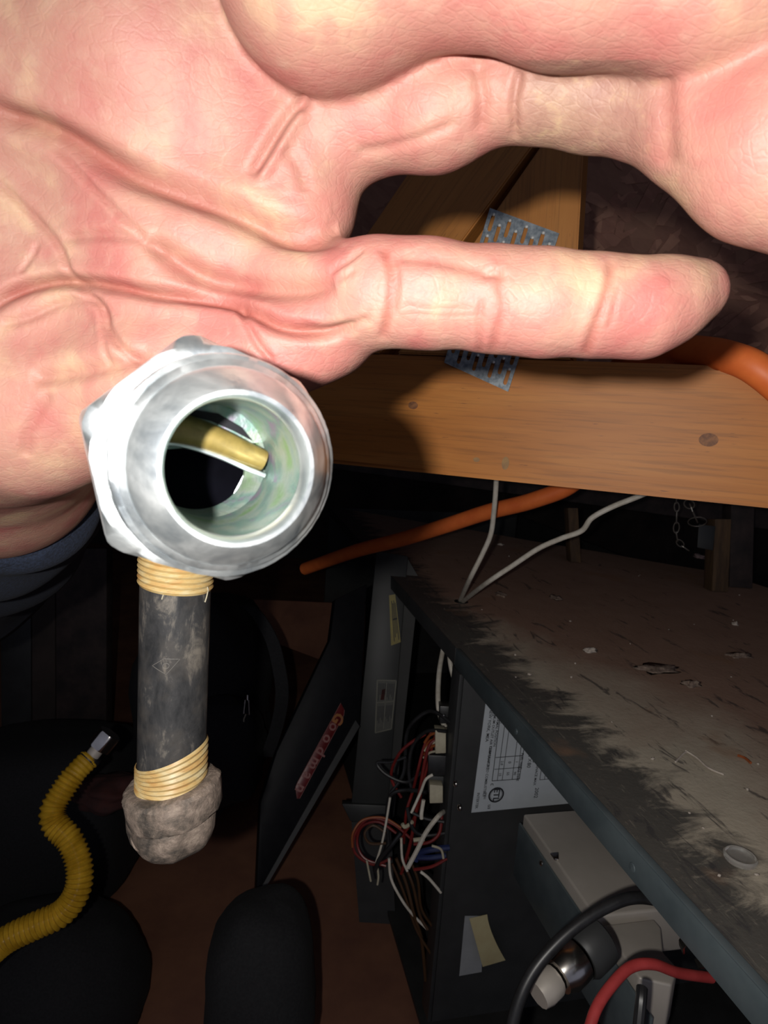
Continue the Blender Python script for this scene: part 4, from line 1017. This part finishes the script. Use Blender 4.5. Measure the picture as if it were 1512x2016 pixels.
MB().lathe(hx, ta3, [(0, .0001), (0, .0115), (.0012, .0128), (.015, .0128), (.017, .0115), (.017, .0001)], 48, RC, lambda i, t, r, th: min(r, .0108 / math.cos((th % (math.pi / 3)) - math.pi / 6))).obj('hex_nut', M['chrome'], hs)

# ================================================================== HAND (one continuous surface)
def C(x, y, d): return np.array([(x - 756) / F * d, -(y - 1008) / F * d, -d], np.float32)
h = .00085
lo = np.array([-.140, -.062, -.262]); hi = np.array([.082, .158, -.052])
nx, ny, nz = [int(math.ceil((hi[k] - lo[k]) / h)) + 1 for k in range(3)]
gx = (lo[0] + h * np.arange(nx)).astype(np.float32); gy = (lo[1] + h * np.arange(ny)).astype(np.float32); gz = (lo[2] + h * np.arange(nz)).astype(np.float32)
BIG = np.float32(.03)
class Field:
    def __init__(s): s.f = np.full((nx, ny, nz), BIG, np.float32)
def sub(b0, b1):
    i0 = [max(0, int((b0[k] - lo[k]) / h)) for k in range(3)]; i1 = [min(n_, int((b1[k] - lo[k]) / h) + 2) for k, n_ in zip(range(3), (nx, ny, nz))]
    return i0, i1
def smin(a, b, k):
    hh = np.maximum(k - np.abs(a - b), 0) / k
    return np.minimum(a, b) - hh * hh * k * .25
def cone(F_, a, b, ra_, rb_2, k, sq=(1, 1, 1)):
    m_ = max(ra_, rb_2) + k + .004
    i0, i1 = sub(np.minimum(a, b) - m_, np.maximum(a, b) + m_)
    if any(i1[q] <= i0[q] for q in range(3)): return
    x = gx[i0[0]:i1[0]][:, None, None]; y = gy[i0[1]:i1[1]][None, :, None]; z = gz[i0[2]:i1[2]][None, None, :]
    d = b - a; L2_ = float(d @ d) + 1e-12
    t = np.clip(((x - a[0]) * d[0] + (y - a[1]) * d[1] + (z - a[2]) * d[2]) / L2_, 0, 1)
    dx = x - a[0] - t * d[0]; dy = y - a[1] - t * d[1]; dz = (z - a[2] - t * d[2]) * sq[2]
    s = np.sqrt(dx * dx + dy * dy + dz * dz) - (ra_ + (rb_2 - ra_) * t)
    v = F_.f[i0[0]:i1[0], i0[1]:i1[1], i0[2]:i1[2]]
    v[...] = smin(v, s.astype(np.float32), k)
def ell(F_, c, r, ang, k):
    m_ = max(r) + k + .004; i0, i1 = sub(c - m_, c + m_)
    x = gx[i0[0]:i1[0]][:, None, None] - c[0]; y = gy[i0[1]:i1[1]][None, :, None] - c[1]; z = gz[i0[2]:i1[2]][None, None, :] - c[2]
    ca_, sa_ = math.cos(ang), math.sin(ang); X_ = x * ca_ + y * sa_; Y_ = -x * sa_ + y * ca_
    k0 = np.sqrt((X_ / r[0]) ** 2 + (Y_ / r[1]) ** 2 + (z / r[2]) ** 2) + 1e-6
    k1 = np.sqrt((X_ / r[0] ** 2) ** 2 + (Y_ / r[1] ** 2) ** 2 + (z / r[2] ** 2) ** 2) + 1e-6
    s = k0 * (k0 - 1) / k1
    v = F_.f[i0[0]:i1[0], i0[1]:i1[1], i0[2]:i1[2]]; v[...] = smin(v, s.astype(np.float32), k)
H = Field()
def rp(px, d): return px * d / F
def chainc(F_, pts, k, ks=None, sq=1.0):
    for q, (p, r) in enumerate(zip(pts[:-1], pts[1:])):
        cone(F_, C(*p[:3]), C(*r[:3]), rp(p[3], p[2]), rp(r[3], r[2]), k if q == 0 or ks is None else ks, (1, 1, sq))
# palm rays
chainc(H, [(-260, 860, .148, 150), (60, 800, .128, 165), (330, 740, .121, 138), (640, 640, .1165, 106)], .007)
chainc(H, [(-280, 690, .150, 190), (60, 590, .127, 150), (330, 520, .120, 130), (590, 410, .1165, 112)], .008)
chainc(H, [(-280, 480, .150, 190), (0, 420, .126, 165), (300, 380, .122, 150), (560, 250, .117, 120)], .008)
chainc(H, [(-260, 220, .146, 210), (0, 150, .120, 210), (300, 120, .114, 200), (560, 60, .114, 170)], .008)
ell(H, C(190, 110, .1145), (.040, .0235, .0155), R_(-16), .006)
ell(H, C(470, 250, .1135), (.017, .0125, .0075), R_(-35), .006)
ell(H, C(330, 470, .1160), (.026, .0075, .0085), R_(-12), .004)
ell(H, C(470, 500, .1135), (.018, .0065, .0050), R_(-18), .004)
ell(H, C(170, 520, .1165), (.016, .0055, .0060), R_(-2), .003)
ell(H, C(560, 690, .1120), (.014, .0072, .0065), R_(14), .004)
ell(H, C(380, 640, .1150), (.020, .0060, .0055), R_(-4), .003)
ell(H, C(60, 640, .1170), (.014, .0080, .0050), R_(10), .003)
chainc(H, [(-200, 330, .148, 190), (0, -60, .126, 200), (300, -170, .120, 185), (430, -190, .117, 170)], .010)
# index finger and thumb, above the frame
chainc(H, [(430, -190, .117, 150), (760, -345, .108, 135), (1040, -380, .101, 126), (1290, -360, .099, 112)], .004)
chainc(H, [(40, -60, .120, 190), (150, -380, .112, 150), (380, -580, .108, 135), (600, -640, .106, 118)], .008)
chainc(H, [(-150, 520, .152, 190), (-60, 720, .160, 185), (-20, 860, .180, 175)], .012)
# forearm going back into the sleeve
chainc(H, [(40, 800, .145, 190), (-10, 905, .185, 178), (-70, 980, .255, 160)], .010)
# little finger
chainc(H, [(600, 580, .115, 96), (745, 576, .1075, 98), (840, 580, .1062, 99), (975, 591, .1055, 97)], .005, .003)
chainc(H, [(975, 591, .1055, 97), (1070, 598, .1045, 99), (1175, 603, .104, 94), (1265, 608, .1035, 92), (1318, 592, .1038, 79), (1370, 574, .1045, 62)], .0025)
# ring finger: straight first joint, then bending towards the lens
chainc(H, [(560, 300, .117, 118), (700, 225, .112, 112), (860, 215, .108, 108), (1010, 175, .1035, 88)], .006, .003)
chainc(H, [(1010, 175, .1035, 88), (1060, 170, .1025, 98), (1170, 182, .101, 103), (1290, 205, .097, 102), (1400, 232, .0935, 138), (1530, 285, .089, 180), (1740, 350, .085, 190)], .002)
G = Field()
# middle finger crossing the top of the frame, closest to the lens
cone(G, C(560, -230, .100), C(655, -85, .094), rp(170, .100), rp(226, .094), .004)
cone(G, C(655, -85, .094), C(905, -104, .088), rp(226, .094), rp(158, .088), .004)
cone(G, C(905, -104, .088), C(1120, -75, .085), rp(158, .088), rp(172, .085), .003)
cone(G, C(1120, -75, .085), C(1400, -62, .083), rp(172, .085), rp(182, .083), .003)
cone(G, C(1400, -62, .083), C(1800, -60, .082), rp(182, .083), rp(195, .082), .003)
Ff = smin(H.f, G.f, np.float32(.0012)); del H, G
def surface_nets(f):
    s = f < 0
    c = np.zeros((nx - 1, ny - 1, nz - 1), np.uint8)
    for a in (0, 1):
        for b in (0, 1):
            for d in (0, 1): c += s[a:nx - 1 + a, b:ny - 1 + b, d:nz - 1 + d]
    act = (c > 0) & (c < 8); idx = np.full(act.shape, -1, np.int64); ii = np.argwhere(act); idx[act] = np.arange(len(ii))
    acc = np.zeros((len(ii), 3)); cnt = np.zeros(len(ii))
    cor_ = [(a, b, d) for a in (0, 1) for b in (0, 1) for d in (0, 1)]
    for p in cor_:
        for ax in range(3):
            if p[ax] == 0:
                q = list(p); q[ax] = 1
                fa = f[ii[:, 0] + p[0], ii[:, 1] + p[1], ii[:, 2] + p[2]]; fb = f[ii[:, 0] + q[0], ii[:, 1] + q[1], ii[:, 2] + q[2]]
                m_ = (fa < 0) != (fb < 0); t = np.zeros(len(ii)); t[m_] = (fa[m_] / (fa[m_] - fb[m_]))
                for k in range(3): acc[:, k] += np.where(m_, p[k] + (t if k == ax else 0), 0)
                cnt += m_
    V = ii + acc / cnt[:, None]; V = lo + V * h
    quads = []
    for ax in range(3):
        o1, o2 = [k for k in range(3) if k != ax]
        sl0 = [slice(1, -1)] * 3; sl0[ax] = slice(0, (nx, ny, nz)[ax] - 1); sl1 = list(sl0); sl1[ax] = slice(1, (nx, ny, nz)[ax])
        a = s[tuple(sl0)]; b = s[tuple(sl1)]; e = np.argwhere(a != b); sg = a[tuple(e.T)]
        base_ = e.copy(); base_[:, o1] += 1; base_[:, o2] += 1
        def cell(d1, d2):
            q = base_.copy(); q[:, o1] += d1; q[:, o2] += d2; return idx[tuple(q.T)]
        Q = np.stack([cell(-1, -1), cell(0, -1), cell(0, 0), cell(-1, 0)], 1)
        fl_ = sg if ax != 1 else ~sg
        Q[~fl_] = Q[~fl_][:, ::-1]; quads.append(Q)
    return V, np.concatenate(quads)
V, Q = surface_nets(Ff); del Ff
Q = Q[(Q >= 0).all(1)]
def smooth(V, Q, it, lam=.5):
    e = np.concatenate([Q[:, [0, 1]], Q[:, [1, 2]], Q[:, [2, 3]], Q[:, [3, 0]]])
    n_ = len(V)
    deg = np.bincount(e[:, 0], minlength=n_) + np.bincount(e[:, 1], minlength=n_)
    for _ in range(it):
        A = np.stack([np.bincount(e[:, 0], V[e[:, 1], k], n_) + np.bincount(e[:, 1], V[e[:, 0], k], n_) for k in range(3)], 1) / np.maximum(deg, 1)[:, None]
        V = V + (A - V) * lam
    return V
def subdiv(V, Q):
    e = np.sort(np.concatenate([Q[:, [0, 1]], Q[:, [1, 2]], Q[:, [2, 3]], Q[:, [3, 0]]]), 1)
    key = e[:, 0].astype(np.int64) * len(V) + e[:, 1]; u, inv_ = np.unique(key, return_inverse=True)
    ea, eb_ = u // len(V), u % len(V); n0 = len(V); mid = (V[ea] + V[eb_]) / 2; cen = V[Q].mean(1); nq = len(Q)
    m0, m1, m2, m3 = [n0 + inv_[k * nq:(k + 1) * nq] for k in range(4)]; cc_ = n0 + len(u) + np.arange(nq)
    V2 = np.concatenate([V, mid, cen])
    Q2 = np.concatenate([np.stack([Q[:, 0], m0, cc_, m3], 1), np.stack([m0, Q[:, 1], m1, cc_], 1), np.stack([cc_, m1, Q[:, 2], m2], 1), np.stack([m3, cc_, m2, Q[:, 3]], 1)])
    return V2, Q2
V = smooth(V, Q, 3); V, Q = subdiv(V, Q); V = smooth(V, Q, 3)
def normals(V, Q):
    n_ = np.cross(V[Q[:, 2]] - V[Q[:, 0]], V[Q[:, 3]] - V[Q[:, 1]]); out = np.zeros_like(V)
    for k in range(4):
        for c in range(3): out[:, c] += np.bincount(Q[:, k], n_[:, c], len(V))
    return out / (np.linalg.norm(out, axis=1)[:, None] + 1e-12)
Nn = normals(V, Q)
px = 756 + V[:, 0] / -V[:, 2] * F; py = 1008 - V[:, 1] / -V[:, 2] * F
front = np.clip((Nn * (-V / np.linalg.norm(V, axis=1)[:, None])).sum(1) * 3, 0, 1) * (V[:, 2] > -.135)
disp = np.zeros(len(V)); cre = np.zeros(len(V)); flush = np.zeros(len(V))
def pdist(pts):
    best = np.full(len(V), 1e9); tt = np.zeros(len(V)); side = np.zeros(len(V)); n_ = len(pts) - 1
    for k, ((x0, y0), (x1, y1)) in enumerate(zip(pts[:-1], pts[1:])):
        dx, dy = x1 - x0, y1 - y0; L = dx * dx + dy * dy
        t = np.clip(((px - x0) * dx + (py - y0) * dy) / L, 0, 1); qx = px - x0 - t * dx; qy = py - y0 - t * dy; d = np.hypot(qx, qy)
        m_ = d < best; best[m_] = d[m_]; tt[m_] = (k + t[m_]) / n_; side[m_] = np.sign(dx * qy - dy * qx)[m_]
    return best, tt, side
def crs(pts):
    p = crom([Vector((x, y, 0)) for x, y in pts], 5); return [(q.x, q.y) for q in p]
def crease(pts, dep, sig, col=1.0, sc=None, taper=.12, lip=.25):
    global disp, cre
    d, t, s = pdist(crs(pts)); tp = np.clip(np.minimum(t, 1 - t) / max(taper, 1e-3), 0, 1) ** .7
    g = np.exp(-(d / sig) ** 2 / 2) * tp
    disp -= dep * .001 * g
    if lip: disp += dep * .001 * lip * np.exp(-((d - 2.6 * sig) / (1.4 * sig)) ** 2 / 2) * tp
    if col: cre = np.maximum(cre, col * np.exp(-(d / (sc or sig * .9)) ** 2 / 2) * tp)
def ridge(pts, hgt, sig):
    global disp
    d, t, s = pdist(crs(pts)); tp = np.clip(np.minimum(t, 1 - t) / .15, 0, 1); disp += hgt * .001 * np.exp(-(d / sig) ** 2 / 2) * tp
def spot(x, y, rx, ry, k):
    global flush
    flush = np.maximum(flush, k * np.exp(-((px - x) / rx) ** 2 - ((py - y) / ry) ** 2))
crease([(-120, 150), (0, 222), (70, 245), (135, 275), (200, 312), (270, 348), (350, 376), (430, 405), (500, 438), (560, 463), (620, 468), (668, 458)], 2.1, 17, .75, 14)
crease([(-60, 640), (0, 592), (50, 568), (100, 556), (150, 554), (230, 565), (300, 578), (400, 590), (460, 600), (510, 622), (560, 645), (640, 655), (700, 640)], 1.5, 9, .85, 9)
crease([(290, 470), (330, 500), (370, 530), (420, 556), (500, 568), (590, 572), (660, 560)], 1.3, 15, .55, 16)
crease([(100, 285), (140, 320), (190, 375), (240, 425), (290, 470)], .45, 5, .35)
crease([(-10, 350), (40, 400), (80, 440), (112, 478), (132, 520), (145, 552)], .5, 5, .4)
crease([(120, 470), (200, 462), (270, 470), (330, 505)], .5, 8, .25)
crease([(40, 540), (65, 500), (75, 478)], .35, 4, .2)
crease([(135, 550), (170, 575), (205, 610), (215, 650), (245, 690), (290, 722)], .7, 6, .45)
crease([(0, 640), (60, 625), (130, 595), (205, 590)], .4, 6, .2)
crease([(60, 745), (130, 738), (210, 722), (300, 700)], .9, 13, .35, 13)
crease([(100, 770), (60, 840), (50, 900)], .4, 9, .2)
crease([(470, 600), (488, 640), (510, 680), (540, 715)], .6, 5, .3)
crease([(200, 600), (206, 660), (212, 720)], .3, 4, .25)
crease([(495, 350), (525, 300), (560, 245), (586, 212), (606, 190)], .9, 9, .3)
ridge([(505, 365), (540, 310), (575, 250), (600, 215)], .9, 9)
crease([(560, 290), (590, 330), (600, 380)], .35, 9, .25)
crease([(650, 540), (690, 510), (715, 490)], .4, 4, .25); crease([(660, 555), (700, 530)], .3, 4, .2)
crease([(590, 640), (640, 650), (690, 640), (730, 625)], .35, 6, .2)
for k in range(10):   # fine parallel folds under the ring finger
    y0 = 385 + k * 8; crease([(455 + k * 8, y0 + 4), (510 + k * 6, y0), (600, y0 + 4), (650 - k * 2, y0 + 1)], .10, 2.5, .12, lip=0)
# little finger joints
crease([(752, 485), (768, 530), (768, 590), (752, 670)], .35, 6, .75, 7); crease([(780, 500), (783, 560), (776, 620)], .3, 5, .35)
crease([(978, 505), (985, 560), (992, 610), (978, 650), (968, 698)], .22, 6, .45, 7); crease([(948, 590), (943, 640), (945, 700)], .3, 4.5, .25); crease([(950, 545), (975, 535), (995, 550)], .3, 5, .25)
crease([(1203, 510), (1198, 560), (1185, 610), (1168, 650), (1150, 704)], .3, 6, .65, 8); crease([(1216, 560), (1210, 600), (1196, 650)], .22, 4, .3)
crease([(790, 600), (860, 608), (935, 606)], .12, 3, .1, lip=0); crease([(800, 617), (880, 622), (950, 618)], .12, 3, .1, lip=0)
crease([(770, 505), (860, 512), (940, 530), (985, 545)], .5, 10, .3)
# ring finger joints
crease([(940, 130), (943, 160), (950, 200), (945, 260)], .4, 9, .45, 12); crease([(1022, 140), (1018, 165), (1012, 200), (1014, 275)], .6, 6, .4, 7)
crease([(700, 300), (760, 290), (830, 270), (900, 240)], .3, 8, .15)
crease([(1310, 150), (1312, 220), (1315, 330)], .5, 15, .3, 16)

# crevice between ring and middle finger
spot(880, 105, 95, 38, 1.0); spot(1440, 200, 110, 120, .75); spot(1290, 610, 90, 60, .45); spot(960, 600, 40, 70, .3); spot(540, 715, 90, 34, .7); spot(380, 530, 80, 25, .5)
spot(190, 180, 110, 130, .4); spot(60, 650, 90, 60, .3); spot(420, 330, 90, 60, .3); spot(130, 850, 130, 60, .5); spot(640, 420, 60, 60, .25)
callus_shade = np.clip(1.2 * np.exp(-((px - 1155) / 150) ** 4 - ((py - 195) / 125) ** 4), 0, 1) * front * (py > 118)  # callus tone plus the ring finger's shade, painted into the skin colour
for x_, y_, r_ in ((640, 330, 40), (600, 345, 30), (905, 235, 16)): callus_shade = np.maximum(callus_shade, .45 * np.exp(-((px - x_) ** 2 + (py - y_) ** 2) / r_ ** 2))
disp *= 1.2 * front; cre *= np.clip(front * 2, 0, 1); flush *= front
# light flesh unevenness
V = V + Nn * disp[:, None]
V = smooth(V, Q, 1, .35)
V = V * FG                       # hand enlarged about the lens to lessen the light's falloff behind it
me = bpy.data.meshes.new('hand')
Vw = V @ np.array(R3.transposed()) + np.array(CAM)
me.vertices.add(len(Vw)); me.vertices.foreach_set('co', Vw.astype(np.float32).ravel())
me.loops.add(len(Q) * 4); me.loops.foreach_set('vertex_index', Q.astype(np.int32).ravel())
me.polygons.add(len(Q)); me.polygons.foreach_set('loop_start', np.arange(0, len(Q) * 4, 4, dtype=np.int32)); me.polygons.foreach_set('loop_total', np.full(len(Q), 4, np.int32))
me.update(calc_edges=True); me.validate()
for nm, arr_ in (('crease', cre), ('flush', flush), ('callus_shade', callus_shade)):
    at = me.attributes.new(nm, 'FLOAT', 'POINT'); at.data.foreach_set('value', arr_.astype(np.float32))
nrm_ok = (normals(V, Q) * Nn).sum(1).mean()
vol = (np.cross(V[Q[:, 0]], V[Q[:, 1]]) * V[Q[:, 2]]).sum()
if vol < 0: me.flip_normals()
print('HAND verts', len(V), 'vol', vol)
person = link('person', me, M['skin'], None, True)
tag(person, 'open bare hand, palm to the lens, little finger stretched out, navy cuff', 'person')
# sleeve
a0 = C(40, 800, .145); sw = []
ctr = [Vector((M4 @ Vector(C(x, y, d).tolist()))[:]) for x, y, d in ((-14, 910, .188 * FG), (-22, 922, .196 * FG), (-40, 945, .215 * FG), (-62, 972, .245 * FG), (-85, 1000, .29 * FG), (-120, 1050, .38 * FG))]
rads = [FG * q for q in (rp(190, .188), rp(212, .196), rp(222, .215), rp(215, .245), rp(235, .29), rp(230, .38))]
cpts = crom(ctr, 8); rr5 = list(np.interp(np.linspace(0, 5, len(cpts)), range(6), rads))
sl_m = MB(); seg = 96; v = []; prev = None
for i, p in enumerate(cpts):
    t = (cpts[min(i + 1, len(cpts) - 1)] - cpts[max(i - 1, 0)]).normalized(); a = (UC - t * UC.dot(t)).normalized(); b = t.cross(a)
    for k in range(seg):
        th = 2 * math.pi * k / seg; wr = 1 + .03 * math.sin(i * .55 + 2 * math.sin(th * 2)) + .02 * math.sin(5 * th + i * .3) + (.035 * math.sin(th * 9 + 2) * math.exp(-i / 2.5))
        v.append(p + (a * math.cos(th) + b * math.sin(th)) * rr5[i] * wr)
f = [(i * seg + k, i * seg + (k + 1) % seg, (i + 1) * seg + (k + 1) % seg, (i + 1) * seg + k) for i in range(len(cpts) - 1) for k in range(seg)]
sl_m.add(v, f); so = sl_m.obj('sleeve', M['navy'], person)
md = so.modifiers.new('thick', 'SOLIDIFY'); md.thickness = .0025; md.offset = 1
cuff = [v[k] + (v[k + seg * 2] - v[k]).normalized() * .002 for k in range(seg)]
co_ = MB().tube(cuff, [.0028 + .0010 * math.sin(k * .9) * math.sin(k * .37) for k in range(seg)], 10, close=True).obj('cuff_hem', M['navy'], so)
